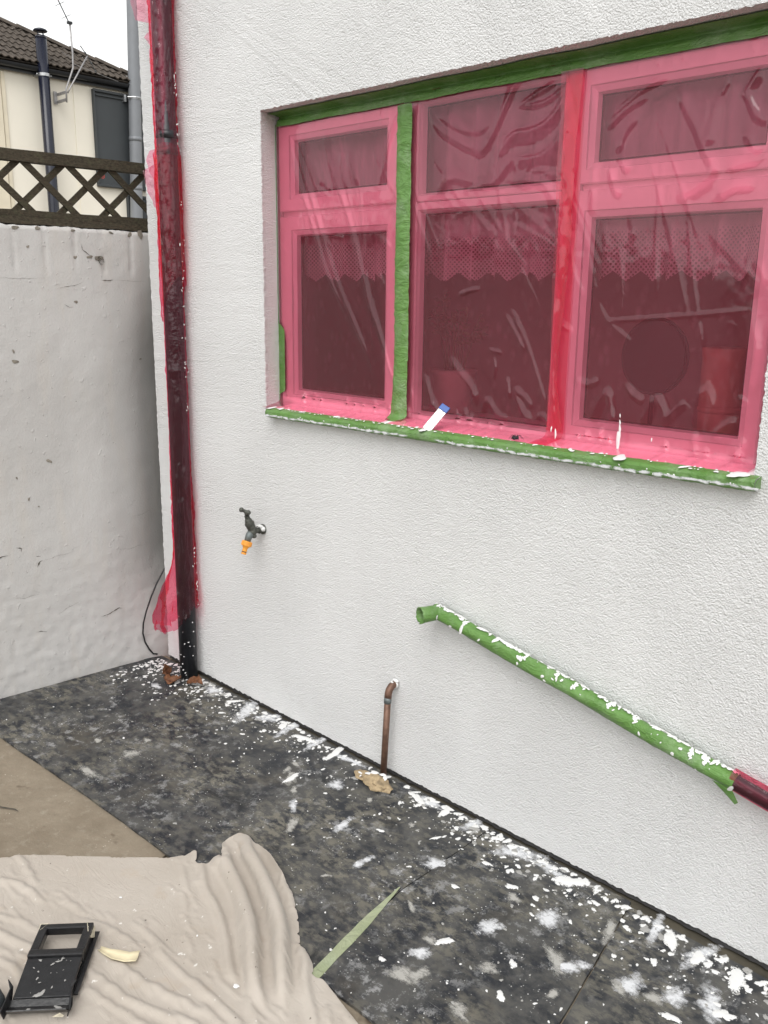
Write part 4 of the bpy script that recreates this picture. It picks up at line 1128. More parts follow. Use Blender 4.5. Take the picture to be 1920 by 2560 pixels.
wr = empty('pipe_wrap', (PX, PY, .2)); tag(wr, 'wrinkled red-pink plastic film wrapped round the black downpipe', 'plastic film')
TV = math.atan2(-1.92 - PY, 0 - PX)            # bearing of the yard side of the pipe
TL = math.atan2(-0.70, -0.71)                  # side facing the trellis
nt = 72; zs = list(np.arange(0.0, 2.62, 0.0062))
def sm(a, b, x):
    t = min(1, max(0, (x - a) / (b - a))); return t * t * (3 - 2 * t)
def angd(a, b): return (a - b + math.pi) % (2 * math.pi) - math.pi
V = []
for zi in zs:
    for k in range(nt):
        t = 2 * math.pi * k / nt
        zb = 0.205 + 0.115 * (0.5 - 0.5 * math.cos(angd(t, TL)))
        z = zb + zi * (2.75 - zb) / 2.62
        c, s = math.cos(t), math.sin(t)
        lo = 1 - sm(.30, .66, z)
        w1 = abs(nz((c * 1.5, s * 1.5, z * 2.0), 2.2)); w2 = 1 - abs(nz((c * .6 + 3, s * .6, z * 1.0), 9)) * 2
        horiz = 1 - 2.6 * abs(nz((c * .8, s * .8 + z * .5, z * 4.5), 6, 2))
        up = sm(2.02, 2.2, z) * (1 - sm(2.50, 2.75, z))
        tight = sm(.75, 1.0, z) * (1 - sm(1.62, 1.75, z))
        r = .0372 + .0085 * w1 * (1 - .72 * tight) + .0042 * max(0, w2) ** 2 * (1 - .45 * tight)
        r += .0042 * up * horiz * max(0, math.cos(angd(t, TV - .5)))
        mid = sm(1.55, 1.7, z) * (1 - sm(1.95, 2.05, z))
        r += .005 * mid * abs(nz((c * 1.2, s * 1.2, z * 3), 3.5))
        r += .0045 * math.exp(-((z - 1.26) / .012) ** 2)
        f = max(0.0, math.cos(angd(t, TL)))
        r += lo * (.012 + .082 * f ** 1.6 * sm(.62, .30, z) if False else lo * .0)
        fl_ = 1 - sm(.22, .62, z)
        r += fl_ ** 1.3 * (.082 * f ** 1.5 + .008) * (1 + .30 * math.sin(8 * t + 9 * z + 3 * nz((t, z * 4, 0), 1))) 
        # the hem gathers again at the very bottom
        r -= .026 * f * (1 - sm(.20, .27, z))
        r += .013 * fl_ * nz((c * 2, s * 2, z * 3), 3)
        x, y = PX + r * c, PY + r * s
        if y > -.006: y = -.006 + .002 * nz((x, z, 1), 30)
        V.append((x, y, z))
F = []
for i in range(len(zs) - 1):
    for k in range(nt):
        t = 2 * math.pi * (k + .5) / nt; z = V[i * nt + k][2]
        slit = (2.045 < z < 2.215) and abs(angd(t, TV + .05)) < .30 * min(1, (2.215 - z) / .13) * min(1, (z - 2.035) / .03)
        if slit or (i < 3 and nz((t, 0, 0), 4) > .15 * i): continue
        F.append((i * nt + k, i * nt + (k + 1) % nt, (i + 1) * nt + (k + 1) % nt, (i + 1) * nt + k))
V_sleeve = V
mk('film_sleeve', V, F, M['film_pipe'], wr, smooth=True)
# second turn of film that makes the lower half redder
V2s = []; F2 = []
z0s = 2.03
nz2 = 150
for i in range(nz2):
    for k in range(nt):
        t = 2 * math.pi * k / nt; z = z0s - (z0s - 1.52) * i / (nz2 - 1) + .03 * math.cos(angd(t, TV)) + (.07 * math.sin(t * 1.0 + 1) if i > nz2 - 40 else 0) * (i - nz2 + 40) / 40
        c, s = math.cos(t), math.sin(t)
        r = .0440 + .0085 * abs(nz((c * 1.3, s * 1.3, z * 3), 2.4)) + .0022 * nz((c, s, z * 4), 4, 2)
        x, y = PX + r * c, PY + r * s
        V2s.append((x, min(y, -.004), z))
for i in range(nz2 - 1):
    for k in range(nt): F2.append((i * nt + k, i * nt + (k + 1) % nt, (i + 1) * nt + (k + 1) % nt, (i + 1) * nt + k))
mk('film_overlap', V2s, F2, M['film_pipe'], wr, smooth=True)
flaps = [[(-2.917, 2.640), (-3.056, 2.640), (-3.059, 2.530), (-3.040, 2.473), (-2.933, 2.443)], [(-2.930, 2.439), (-2.995, 2.412), (-2.962, 2.374), (-2.950, 2.287), (-2.935, 2.278)],
         [(-2.953, 2.046), (-2.996, 2.041), (-3.012, 2.008), (-2.998, 1.968), (-2.960, 1.911)], [(-2.950, 1.995), (-3.044, 1.975), (-3.036, 1.937), (-3.012, 1.894), (-2.975, 1.850), (-2.950, 1.832)], [(-2.945, .800), (-2.962, .766), (-2.950, .752), (-2.930, .775)]]
for i, fp in enumerate(flaps):
    pad = np.array(fp, float)
    Pf, Ff, df = poly_sheet(pad, .006)
    V = [(p[0], -.085 + .25 * max(0, p[0] + 2.95) - .010 * nz((p[0], p[1], i), 12) - .05 * max(0, -2.96 - p[0]), p[1]) for p in Pf]
    mk('film_flap', V, Ff, M['film'], wr, smooth=True)
mb = MB()
VS = np.array(V_sleeve); VO = np.array(V2s); VA = np.concatenate([VS, VO])
for i in range(110):
    z = random.choice([random.uniform(.3, .62), random.uniform(1.1, 2.0), random.uniform(1.28, 1.62), random.uniform(2.02, 2.4)])
    if nz((z, 0, 3), 7) < -.1: continue
    t = TV + 1.02 + random.gauss(0, .13); n = Vector((math.cos(t), math.sin(t), 0))
    src = VA[np.abs(VA[:, 2] - z) < .012]; rel = src[:, :2] - (PX, PY); along = rel @ np.array((n.x, n.y)); off = np.abs(rel @ np.array((-n.y, n.x)))
    rr = along[off < .010].max() + .0008
    splat_mesh(mb, Vector((PX, PY, z)) + n * rr, random.uniform(.0012, .0040), (-n.y, n.x, 0), (0, 0, 1), n, i, random.uniform(.6, 1.0), .0006)
tag(mb.build('paint_splatter', M['paint'], wr), kind='stuff')

# ------------------------------------------------------------------ films over the window
def film_sheet(name, label, x0, x1, ztop, folds, base, seed, top_wave=0.004):
    step = .004
    nx = int((x1 - x0) / step) + 1; L = ztop - 1.196; nb = 26
    nzr = int(L / step) + 1
    X = np.linspace(x0, x1, nx)
    rows = [ztop - L * j / (nzr - 1) for j in range(nzr)] + [1.196 - .034 * (j + 1) / nb for j in range(nb)]
    P = np.array([(x, z) for z in rows for x in X])
    rnd = random.Random(seed)
    extra = []
    for i in range(10):
        cx, cz = rnd.uniform(x0, x1), rnd.uniform(1.25, ztop); a = rnd.gauss(-1.1, .5); l = rnd.uniform(.02, .09)
        extra.append(([(cx, cz), (cx + l * math.cos(a) * .5 + .006, cz + l * math.sin(a) * .5), (cx + l * math.cos(a), cz + l * math.sin(a))], rnd.uniform(.0022, .0050), .0045, .003))
    for i in range(16):                                             # long hair-thin tension lines
        cx, cz = rnd.uniform(x0 - .05, x1), rnd.uniform(1.5, ztop); a = rnd.gauss(-1.25, .28); l = rnd.uniform(.12, .5)
        extra.append((spline([(cx, cz), (cx + l * math.cos(a) * .5 + rnd.gauss(0, .008), cz + l * math.sin(a) * .5), (cx + l * math.cos(a), cz + l * math.sin(a))], 4), rnd.uniform(.0008, .0020), rnd.uniform(.004, .009), .003))
    for i in range(10):
        cx = rnd.uniform(x0 + .01, x1 - .01); l = rnd.uniform(.02, .05)
        extra.append(([(cx, 1.165), (cx + rnd.uniform(-.012, .012), 1.18 + l)], rnd.uniform(.005, .010), .008, .004))
        cx = rnd.uniform(x0 + .01, x1 - .01)
        extra.append(([(cx, ztop + .01), (cx + rnd.uniform(-.01, .02), ztop - l * 1.2)], rnd.uniform(.001, .0025), .006, .004))
    H = ridge(P, [(spline(f, 4), h * (.62 if max(q[1] for q in f) > 1.6 else .60), w1 * (1.1 if max(q[1] for q in f) > 1.6 else .8), w2 * 1.0) for f, h, w1, w2 in folds] + extra)
    ed = np.minimum(P[:, 0] - x0, x1 - P[:, 0]); H *= np.clip(ed / .012, 0, 1)
    H *= np.clip((ztop - P[:, 1]) / .015, 0.15, 1)
    V = []
    for i, (x, z) in enumerate(P):
        j = i // nx
        soft = .0010 * nz((x, z, seed), 6, 2) + .0003 * nz((x, z, seed + 5), 30, 2)
        if j < nzr:
            V.append((x, base - H[i] - abs(soft), z + (top_wave * nz((x, 0, seed), 12) if j < 3 else 0)))
        else:
            q = (j - nzr + 1) / nb
            sx = sill_z(x)
            y = base - .012 * q - .074 * sm(0.25, 1, q); zz_ = 1.196 - (1.196 - sx - .011) * sm(0, .55, q) - .009 * sm(.5, 1, q)
            V.append((x, y - H[i] * .4, zz_ + .5 * H[i] + abs(soft) + .003 * q))
    nr = len(rows)
    F = [(j * nx + i, (j + 1) * nx + i, (j + 1) * nx + i + 1, j * nx + i + 1) for j in range(nr - 1) for i in range(nx - 1)]
    o = mk(name, V, F, M['film'], None, smooth=True)
    return tag(o, label, 'plastic film', 'pink films masking the window')
film_sheet('masking_film', 'pink film with long diagonal creases over the narrow two-sash casement', -2.476, -1.897, 2.090, FILM_FOLDS['left'], .083, 1)
film_sheet('masking_film', 'pink film with sagging wrinkles over the fixed middle light, behind the scraper', -1.872, -1.296, 2.104, FILM_FOLDS['middle'], .085, 2, .010)
film_sheet('masking_film', 'pink film over the two-sash casement showing the round mirror', -1.347, -0.768, 2.090, FILM_FOLDS['right'], .080, 3)
ov = []; fv = []
zo = np.linspace(1.20, 2.085, 120); no_ = 9
for z in zo:
    a = -1.352 + .010 * sm(1.9, 1.3, z); wv = .050 - .026 * (1 - sm(1.25, 1.75, z)) * sm(1.2, 1.35, z) + .010 * sm(1.9, 2.08, z)
    for i in range(no_):
        t = i / (no_ - 1); x = a + wv * t + .004 * nz((z, t, 1), 6)
        ov.append((x, .074 - .004 * abs(math.sin(t * 4 + 4 * nz((z, 0, 4), 3))) - .0015 * nz((x * 3, z, 2), 25), z))
for j in range(len(zo) - 1):
    for i in range(no_ - 1): fv.append((j * no_ + i, j * no_ + i + 1, (j + 1) * no_ + i + 1, (j + 1) * no_ + i))
ovl = mk('masking_film', ov, fv, M['film'], None, smooth=True)
tag(ovl, 'narrow bright red doubled strip of film down the mullion beside the mirror casement', 'plastic film')

# ------------------------------------------------------------------ green tape round the window
def tape_strip(label, pts_fn, nu, nv, seed, mat='tape', amp=.0016, group='green masking tape round the window', name='masking_tape'):
    V = []
    for i in range(nu):
        for j in range(nv):
            p, n = pts_fn(i / (nu - 1), j / (nv - 1))
            p = Vector(p); n = Vector(n)
            V.append(p + n * (.0015 + amp * (abs(nz(p, 22, 3)) + .7 * max(0, 1 - 7 * abs(nz((p.x * 2, p.y * 4, p.z * 2), 9, 2))))))
    F = [(i * nv + j, (i + 1) * nv + j, (i + 1) * nv + j + 1, i * nv + j + 1) for i in range(nu - 1) for j in range(nv - 1)]
    o = mk(name, V, F, M[mat], None, smooth=True)
    return tag(o, label, 'tape', group)
def top_tape(u, v):
    x = -2.470 + u * (2.470 - .756)
    e = .003 * nz((x, 0, 0), 7)
    path = [(.040 + .008 * nz((x, 1, 0), 6), 2.1185), (.070, 2.118), (.094, 2.113), (.079, 2.100 + e), (.078, 2.083 + e)]
    f = v * 3.999; k = int(f); w = f - k
    a, b = path[k], path[k + 1]
    return (x, a[0] + (b[0] - a[0]) * w, a[1] + (b[1] - a[1]) * w), (0, -.8, -.5)
tape_strip('broad dark green tape along the top of the window under the lintel', top_tape, 260, 12, 1)
def left_tape(u, v):
    z = 1.165 + u * .925
    wide = sm(1.20, 1.215, z) * (1 - sm(1.42, 1.455, z))
    return (-2.487 + v * (.011 + .030 * wide), .0845 - .004 * v, z), (0, -1, 0)
tape_strip('thin green tape edge down the reveal beside the narrow casement', left_tape, 140, 5, 2, amp=.0006)
def mul_tape(u, v):
    z = 1.165 + u * .912
    w = .058 + .012 * (1 - sm(1.17, 1.30, z))
    xc = -1.884 + .004 * nz((z, 0, 0), 4) - .004 * (1 - sm(1.17, 1.4, z))
    cyl = 1 - (2 * v - 1) ** 2
    y = .076 - .009 * cyl
    if z < 1.185: y -= (1.185 - z) * 1.6
    return (xc + (v - .5) * w, y, z), (0, -1, 0)
tape_strip('green tape strip running down the mullion between narrow casement and middle light', mul_tape, 170, 12, 3, amp=.0030)
def sill_tape(u, v):
    x = SX0 - .002 + u * (SX1 - SX0 + .004); s = sill_z(x)
    e = .010 * nz((x, 0, 0), 6) + .008 * (nz((x, 2, 0), 22))
    path = [(-.004 + e * .6, .0055), (-.014, .0035), (-.0268, .0008), (-.0308, -.004), (-.0312, -.011), (-.0310, -.018), (-.0268, -.0225), (-.008, -.0215)]
    f = v * 6.999; k = int(f); w = f - k
    a, b = path[k], path[k + 1]
    nrm = (0, -.3, 1) if k < 2 else (0, -1, 0) if k < 5 else (0, -.3, -1)
    return (x, a[0] + (b[0] - a[0]) * w, s + a[1] + (b[1] - a[1]) * w), nrm
st = tape_strip('long green tape wrapped round the window sill, spotted with white paint', sill_tape, 420, 22, 4, amp=.0013)
mb = MB(); random.seed(17)
def sill_pt(x, y): return (x, y, sill_z(x) + .0062 + .12 * max(0, y + .026) * .6)
for i in range(120):
    x = random.uniform(-2.41, -.75); y = random.uniform(-.028, .0)
    splat_mesh(mb, sill_pt(x, y), abs(random.gauss(0, .0024)) + .0008, (1, 0, 0), (0, 1, .1), (0, -.1, 1), i, random.uniform(1, 1.25), .001)
for i in range(60):
    x = random.choice([random.uniform(-2.41, -1.9), random.uniform(-1.6, -.75)])
    splat_mesh(mb, (x, -.0338, sill_z(x) - random.choice([.017, .013, .008, .018])), random.uniform(.0010, .0028), (1, 0, 0), (0, 0, 1), (0, -1, 0), 300 + i, random.uniform(1.0, 1.3), .0007, rot=0)
sm_ = MB()
for xa, xb, sd_ in ((-2.41, -2.02, 1), (-1.62, -.74, 2), (-1.98, -1.75, 3)):
    for i, x in enumerate(np.arange(xa, xb, .035)):
        splat_mesh(sm_, (x, -.0345, sill_z(x) - .0165 + .003 * nz((x, sd_, 0), 8)), .012, (1, 0, 0), (0, 0, 1), (0, -1, 0), 1300 + i + 50 * sd_, 2.1, .0003, 24, rot=0)
for i, (x, y, r, e) in enumerate([(-1.065, -.020, .020, 1.4), (-1.70, -.022, .014, 1.6), (-1.69, -.006, .008, 1.3), (-1.80, -.018, .006, 1.3), (-2.08, -.012, .008, 1.4), (-2.36, -.01, .010, 1.8), (-2.405, -.015, .012, 1.5), (-.775, -.02, .022, 1.3), (-1.21, -.01, .008, 1.8), (-.90, -.022, .008, 2.0)]):
    splat_mesh(mb, sill_pt(x, y), r, (1, 0, 0), (0, 1, .1), (0, -.1, 1), 500 + i, e, .002, 26)
tag(mb.build('paint_splatter', M['paint'], st, smooth=True), kind='stuff')
tag(sm_.build('paint_smear', M['smear'], st, smooth=True), kind='stuff')
for xe in (SX0 - .003, SX1 + .003):
    s_ = sill_z(xe); me_ = MB(); me_.add([(xe, y, s_ + z) for y, z in ((.0, .007), (-.012, .005), (-.029, .000), (-.033, -.008), (-.032, -.019), (-.02, -.0235), (.0, -.022))], [tuple(range(7))]); me_.build('tape_end', M['tape'], st)
mb = MB()
for i, (x, z, r, e) in enumerate([(-1.117, 1.20, .012, .5), (-1.118, 1.225, .007, .45), (-1.119, 1.245, .004, .4), (-1.12, 1.262, .003, .7), (-1.03, 1.212, .003, .8), (-1.302, 1.196, .006, .8), (-1.32, 1.206, .004, .7)]):
    splat_mesh(mb, (x, .064 if z > 1.2 else .058, z), r, (0, 0, 1), (1, 0, 0), (0, -1, 0), 900 + i, 1.9, .001, 18, rot=0)
pd = mb.build('paint_drip', M['paint'], None, smooth=True)
tag(pd, 'white paint drip running down the film under the round mirror', 'paint drip', kind='stuff')

# ------------------------------------------------------------------ behind the glass
nx = 420; zr = list(np.linspace(2.09, 1.60, 16))
V = []; UV = []; F = []
Xc = np.linspace(-2.474, -.784, nx)
def pleat(x): return .182 + .022 * math.sin(x * 46 + 3.0 * math.sin(x * 7.3)) + .008 * math.sin(x * 103 + 2)
arc = 0; prevp = None
cols = []
for x in Xc:
    y = pleat(x)
    if prevp: arc += math.hypot(x - prevp[0], y - prevp[1])
    prevp = (x, y); ph = (arc / .078) % 1; tooth = abs(ph - .5) * 2
    zb = 1.588 + .026 * tooth
    cols.append((x, y, arc, zb))
nr = 18
for j in range(nr):
    for (x, y, a, zb) in cols:
        z = 2.09 - (2.09 - zb) * j / (nr - 1); k = .75 + .25 * (j / nr)
        V.append((x, .18 + (y - .18) * k, z)); UV.append((a, z - 1.585))
F = [(j * nx + i, (j + 1) * nx + i, (j + 1) * nx + i + 1, j * nx + i + 1) for j in range(nr - 1) for i in range(nx - 1)]
lc = mk('lace_curtain', V, F, M['lace'], None, smooth=True, uvs=UV)
tag(lc, 'pleated lace half curtain with a zigzag hem hanging inside the window', 'curtain')
mb = MB(); mb.tube([(-2.50, .18, 2.092), (-.77, .18, 2.092)], .006, 8); cr_ = mb.build('curtain_rod', M['upvc']); tag(cr_, 'thin white rod carrying the lace curtain', 'curtain rod')

mi = empty('table_mirror', (-1.165, .30, 1.168)); tag(mi, 'round dark-backed mirror standing on the window board', 'mirror')
mb = MB(); V = []; nn = 40
for y, r in ((.292, .088), (.290, .092), (.300, .094), (.312, .090)):
    V += [(-1.165 + r * math.cos(2 * math.pi * i / nn), y + .05 * math.sin(2 * math.pi * i / nn) * r, 1.395 + 1.05 * r * math.sin(2 * math.pi * i / nn)) for i in range(nn)]
mb.add(V, [(k * nn + i, k * nn + (i + 1) % nn, (k + 1) * nn + (i + 1) % nn, (k + 1) * nn + i) for k in range(3) for i in range(nn)] + [tuple(range(nn)), tuple(reversed(range(3 * nn, 4 * nn)))])
mb.build('disc', M['mirror_back'], mi, smooth=False)
mb = MB(); mb.tube([(-1.165 + .095 * math.cos(t), .302, 1.395 + .10 * math.sin(t)) for t in np.linspace(0, 2 * math.pi, 41)], .0035, 6, caps=False); mb.build('rim', M['mirror_back'], mi, smooth=True)
mb = MB(); mb.tube([(-1.165, .305, 1.17), (-1.165, .305, 1.30)], .006, 10); mb.tube([(-1.165, .305, 1.168), (-1.165, .305, 1.176), (-1.165, .305, 1.182)], .05, 24, radii=[.05, .048, .012]); mb.build('stand', M['mirror_back'], mi, smooth=True)
pt = empty('potted_plant', (-1.86, .30, 1.168)); tag(pt, 'straggly houseplant in a pale pot behind the middle light', 'potted plant')
mb = MB(); mb.tube([(-1.86, .30, z) for z in (1.169, 1.18, 1.30, 1.315, 1.316)], .07, 28, radii=[.050, .054, .072, .076, .066]); mb.build('pot', M['pot'], pt, smooth=True)
mb = MB(); lm = MB(); random.seed(4)
for i in range(17):
    a = random.uniform(0, 6.28); l = random.uniform(.10, .24); sp_ = random.uniform(.1, .62)
    p0 = Vector((-1.86 + .03 * math.cos(a), .30 + .03 * math.sin(a), 1.31)); p2 = p0 + Vector((sp_ * l * math.cos(a), sp_ * l * math.sin(a) * .7, l)); p1 = p0.lerp(p2, .5) + Vector((0, 0, .03))
    if p2.y < .22: p2.y = .22
    mb.tube([p0, p1, p2], .0018, 5)
    for j in range(9):
        q = p1.lerp(p2, j / 8); d = Vector((random.uniform(-1, 1), random.uniform(-.6, .6), random.uniform(-.4, .8))).normalized(); s = d.cross(Vector((0, 1, .3))).normalized(); L = random.uniform(.016, .034); w = L * .22
        lm.add([q, q + d * L * .5 + s * w, q + d * L, q + d * L * .5 - s * w], [(0, 1, 2, 3)])
mb.build('stem', M['plant'], pt); tag(lm.build('foliage', M['plant'], pt), kind='stuff')
vs_ = empty('vase', (-.985, .33, 1.168)); tag(vs_, 'tall orange-brown pot standing inside next to the mirror', 'pot')
mb = MB(); mb.tube([(-.985, .33, z) for z in (1.169, 1.175, 1.25, 1.40, 1.425, 1.427)], .05, 28, radii=[.046, .050, .053, .055, .057, .050]); mb.build('body', M['terracotta'], vs_, smooth=True)
mb = MB(); mb.tube([(-.985, .33, z) for z in (1.262, 1.27, 1.278)], .055, 28, radii=[.054, .0565, .054]); mb.build('band', M['terracotta'], vs_, smooth=True)

# ------------------------------------------------------------------ scraper and spider on the sill
sc = empty('scraper', (-1.70, -.01, 1.17)); tag(sc, 'steel scraper blade with blue end leaning on the taped sill', 'scraper')
A0 = Vector((-1.693, -.016, 1.1695)); A1 = Vector((-1.672, .046, 1.236)); d = (A1 - A0).normalized(); w = d.cross(Vector((.35, -1, .2))).normalized(); w = (w - d * w.dot(d)).normalized(); nn_ = w.cross(d).normalized()
def SB(a, b, c): return A0 + d * a + w * b + nn_ * c
L = (A1 - A0).length
def plate(name, a0, a1, hw, th, mat, par, bev=.0008):
    m = MB(); m.add([SB(a, b, c) for a in (a0, a1) for b in (-hw, hw) for c in (-th, th)], [(0, 1, 3, 2), (4, 6, 7, 5), (0, 4, 5, 1), (2, 3, 7, 6), (0, 2, 6, 4), (1, 5, 7, 3)])
    return m.build(name, mat, par, bevel=bev)
plate('blade', 0, L * .80, .0135, .0008, M['blade'], sc, .0003)
plate('end_grip', L * .79, L * 1.0, .0148, .0030, M['blue'], sc, .002)
sd = empty('spider', (-1.395, .0, 1.175)); tag(sd, 'small dark spider on the sill between film and green tape', 'spider')
mb = MB(); c = Vector((-1.395, .004, sill_z(-1.395) + .0155)); mb.blob(c, .0075, 3, .05, 2, (1.1, .9, .8)); mb.blob(c + Vector((.009, 0, .0005)), .0048, 4, .05, 2); mb.build('body', M['spider'], sd, smooth=True)
for i in range(8):
    sx = 1 if i % 2 else -1; a = (-.9 + .6 * (i // 2)); b_ = c + Vector((.006, 0, .001))
    e = Vector((math.sin(a) * 1.1, -sx * math.cos(a) * .9, 0))
    mb = MB(); mb.tube([b_, b_ + e * .010 + Vector((0, 0, .007)), b_ + e * .019 + Vector((0, 0, -.004))], .0007, 5); mb.build('leg', M['spider'], sd)

# ------------------------------------------------------------------ garden tap
tp = empty('garden_tap', (-2.487, 0, .715)); tag(tp, 'grey-green outdoor tap with an orange hose connector on the white wall', 'tap')
T = lambda x, y, z: (-2.487 + x, y, .715 + z)
mb = MB(); mb.tube([T(0, .002, 0), T(0, -.006, 0), T(0, -.010, 0)], .02, 20, radii=[.019, .019, .012]); mb.tube([T(0, -.004, 0), T(0, -.040, -.001)], .0095, 16); mb.tube([T(0, -.016, 0), T(0, -.024, 0)], .0145, 6); mb.build('wall_union', M['brass'], tp)
mb = MB(); mb.blob(T(0, -.050, 0), .0165, 2, .05, 3, (1, 1, 1.1)); mb.tube([T(0, -.046, .0), T(0, -.060, .028)], .0145, 18, radii=[.0150, .0165]); mb.tube([T(0, -.0600, .0285), T(0, -.062, .033)], .0178, 18); mb.blob(T(.004, -.046, -.016), .010, 5, .1, 2); mb.build('body', M['brass'], tp, smooth=False)
mb = MB(); mb.tube([T(0, -.062, .033), T(0, -.067, .046), T(0, -.070, .052)], .01, 18, radii=[.0158, .0125, .0085]); mb.tube([T(0, -.069, .052), T(0, -.073, .062)], .0105, 6); mb.build('bonnet', M['brass'], tp)
mb = MB(); mb.tube([T(0, -.072, .06), T(0, -.079, .080)], .0055, 12); mb.tube([T(-.016, -.079, .080), T(.016, -.080, .079)], .0062, 12); mb.blob(T(-.021, -.079, .081), .0092, 1, .05, 2); mb.blob(T(.019, -.080, .078), .0095, 2, .05, 2); mb.build('handle', M['brass'], tp, smooth=True)
mb = MB(); mb.tube([T(0, -.050, 0), T(0, -.064, -.012), T(0, -.073, -.034)], .011, 18, radii=[.0135, .0135, .0115]); mb.build('spout', M['brass_grey'], tp, smooth=True)
mb = MB()
ax0, ax1 = Vector(T(0, -.0725, -.032)), Vector(T(0, -.0800, -.050)); axd = (ax1 - ax0).normalized()
mb.tube([ax0, ax0 + axd * .002, ax0 + axd * .017, ax0 + axd * .019], .018, 24, radii=[.0165, .0178, .0178, .016])
s1 = axd.cross(Vector((1, 0, 0))).normalized(); s2 = axd.cross(s1)
for i in range(14):
    t = 2 * math.pi * i / 14; p = ax0 + (s1 * math.cos(t) + s2 * math.sin(t)) * .0182; mb.tube([p + axd * .002, p + axd * .017], .0016, 5)
q = ax0 + axd * .019
mb.tube([q, q + axd * .005, q + axd * .009, q + axd * .018, q + axd * .019], .01, 20, radii=[.0125, .0105, .0088, .0088, .010]); mb.tube([q + axd * .0225, q + axd * .030], .0095, 20); hc = mb.build('hose_connector', M['orange'], tp, smooth=False)
mb = MB(); mb.tube([q + axd * .019, q + axd * .0225], .0088, 20); mb.build('seal_ring', M['cable'], hc)
mb = MB(); random.seed(2)
splat_mesh(mb, T(.002, -.018, .0150), .012, (1, 0, 0), (0, 1, 0), (0, 0, 1), 3, 1.1, .002, 20)
mb.blob(T(.0, -.014, .010), .0125, 6, .3, 2, (1.25, .9, .7)); mb.blob(T(.012, -.010, .004), .009, 7, .3, 2)
mb.build('paint_blob', M['paint'], tp, smooth=True)

# ------------------------------------------------------------------ copper pipe stub and stones at its foot
cp = empty('copper_pipe', (-1.828, -.035, 0)); tag(cp, 'short upright copper pipe elbowed into the white wall near the ground', 'pipe')
mb = MB(); mb.tube([(-1.829, -.036, .004), (-1.813, -.036, .288)], .0108, 20); mb.build('pipe', M['copper'], cp, smooth=True)
mb = MB(); mb.tube([(-1.8135, -.036, .276), (-1.8125, -.036, .296)], .0122, 20); mb.build('socket', M['brass_grey'], cp, smooth=True)
ez_ = [(-1.8125, -.036, .292), (-1.8115, -.0355, .308), (-1.811, -.031, .321), (-1.8105, -.022, .330), (-1.810, -.012, .333), (-1.810, .006, .333)]
mb = MB(); mb.tube(ez_, .0120, 20); mb.build('elbow', M['copper'], cp, smooth=True)
mb = MB(); mb.tube([(-1.81, -.012, .333), (-1.81, -.004, .333)], .0145, 16); mb.blob((-1.806, -.008, .346), .009, 4, .4, 2, (1.4, .8, .6)); mb.blob((-1.811, -.02, .343), .005, 5, .4, 2, (1.2, .8, .5)); mb.build('paint_blob', M['paint'], cp, smooth=True)
mb = MB(); mb.blob((-1.805, -.092, .016), .052, 11, .38, 3, (1.05, .62, .38), 1.6); s = mb.build('stone', M['stone'])
tag(s, 'lumpy buff stone at the foot of the copper pipe', 'stone', 'stones at the copper pipe')
mbp = MB()
for i, (x, y, r) in enumerate([(-1.83, -.075, .012), (-1.80, -.066, .010), (-1.782, -.075, .010), (-1.84, -.095, .006)]): splat_mesh(mbp, (x, y, .036), r, (1, 0, 0), (0, 1, 0), (0, 0, 1), i, 1.4, .002)
mbp.build('paint_spot', M['paint'], s, smooth=True)
mb = MB(); mb.blob((-1.872, -.083, .010), .034, 15, .35, 3, (1.1, .75, .26), 1.4); s = mb.build('stone', M['stone']); tag(s, 'flat smaller buff stone fragment beside the lumpy stone', 'stone', 'stones at the copper pipe')
mbp = MB()
for i, (x, y, r) in enumerate([(-1.862, -.07, .010), (-1.885, -.088, .006), (-1.87, -.1, .004)]): splat_mesh(mbp, (x, y, .018), r, (1, 0, 0), (0, 1, 0), (0, 0, 1), i + 8, 1.4, .002)
mbp.build('paint_spot', M['paint'], s, smooth=True)

# ------------------------------------------------------------------ sloping waste pipe wrapped in green tape
wp = empty('waste_pipe', (-1.63, -.035, .64)); tag(wp, 'sloping waste pipe wrapped in green tape along the white wall', 'waste pipe')
W0, W1 = Vector((-1.625, -.036, .640)), Vector((-.697, -.036, .4655)); wd = (W1 - W0).normalized(); W2 = W1 + wd * .45
mb = MB(); mb.tube([W0 - wd * .005, W2], .0185, 20); mb.build('pipe', M['black_plastic'], wp, smooth=True)
nu, nv = 300, 28; V = []; F = []
wu = wd.cross(Vector((0, 1, 0))).normalized(); wo = Vector((0, -1, 0))
for i in range(nu):
    a = i / (nu - 1); p = W0 + (W1 - W0) * a
    for k in range(nv):
        t = 2 * math.pi * k / nv
        # lap of the tape: a long seam under the front of the pipe that wanders
        seam = -1.0 + .5 * nz((a, 0, 0), 3)
        r = .0208 + .0012 * abs(nz((a * 9, math.cos(t), math.sin(t)), 2.5)) + .0030 * math.exp(-(angd(t, seam) / .16) ** 2) * (.5 + nz((a, 1, 0), 5)) + .0014 * math.sin(3 * (t + a * 5))
        e = W0.copy()
        V.append(p + wu * (r * math.sin(t)) * -1 + wo * (r * math.cos(t)))
for i in range(nu - 1):
    for k in range(nv): F.append((i * nv + k, i * nv + (k + 1) % nv, (i + 1) * nv + (k + 1) % nv, (i + 1) * nv + k))
tw = mk('tape_wrap', V, F, M['tape'], wp, smooth=True); tw['label'] = 'green tape wound along the pipe with white paint on its top'
b_ = MB(); b_.add([W1 + wo * .012 - wu * -.018, W1 + wo * .020 + wu * -.012 , W1 + wd * .022 + wo * .016 + wu * -.034 * 1.0, W1 - wd * .045 + wo * .012 + wu * -.022], [(0, 1, 2, 3)]); 
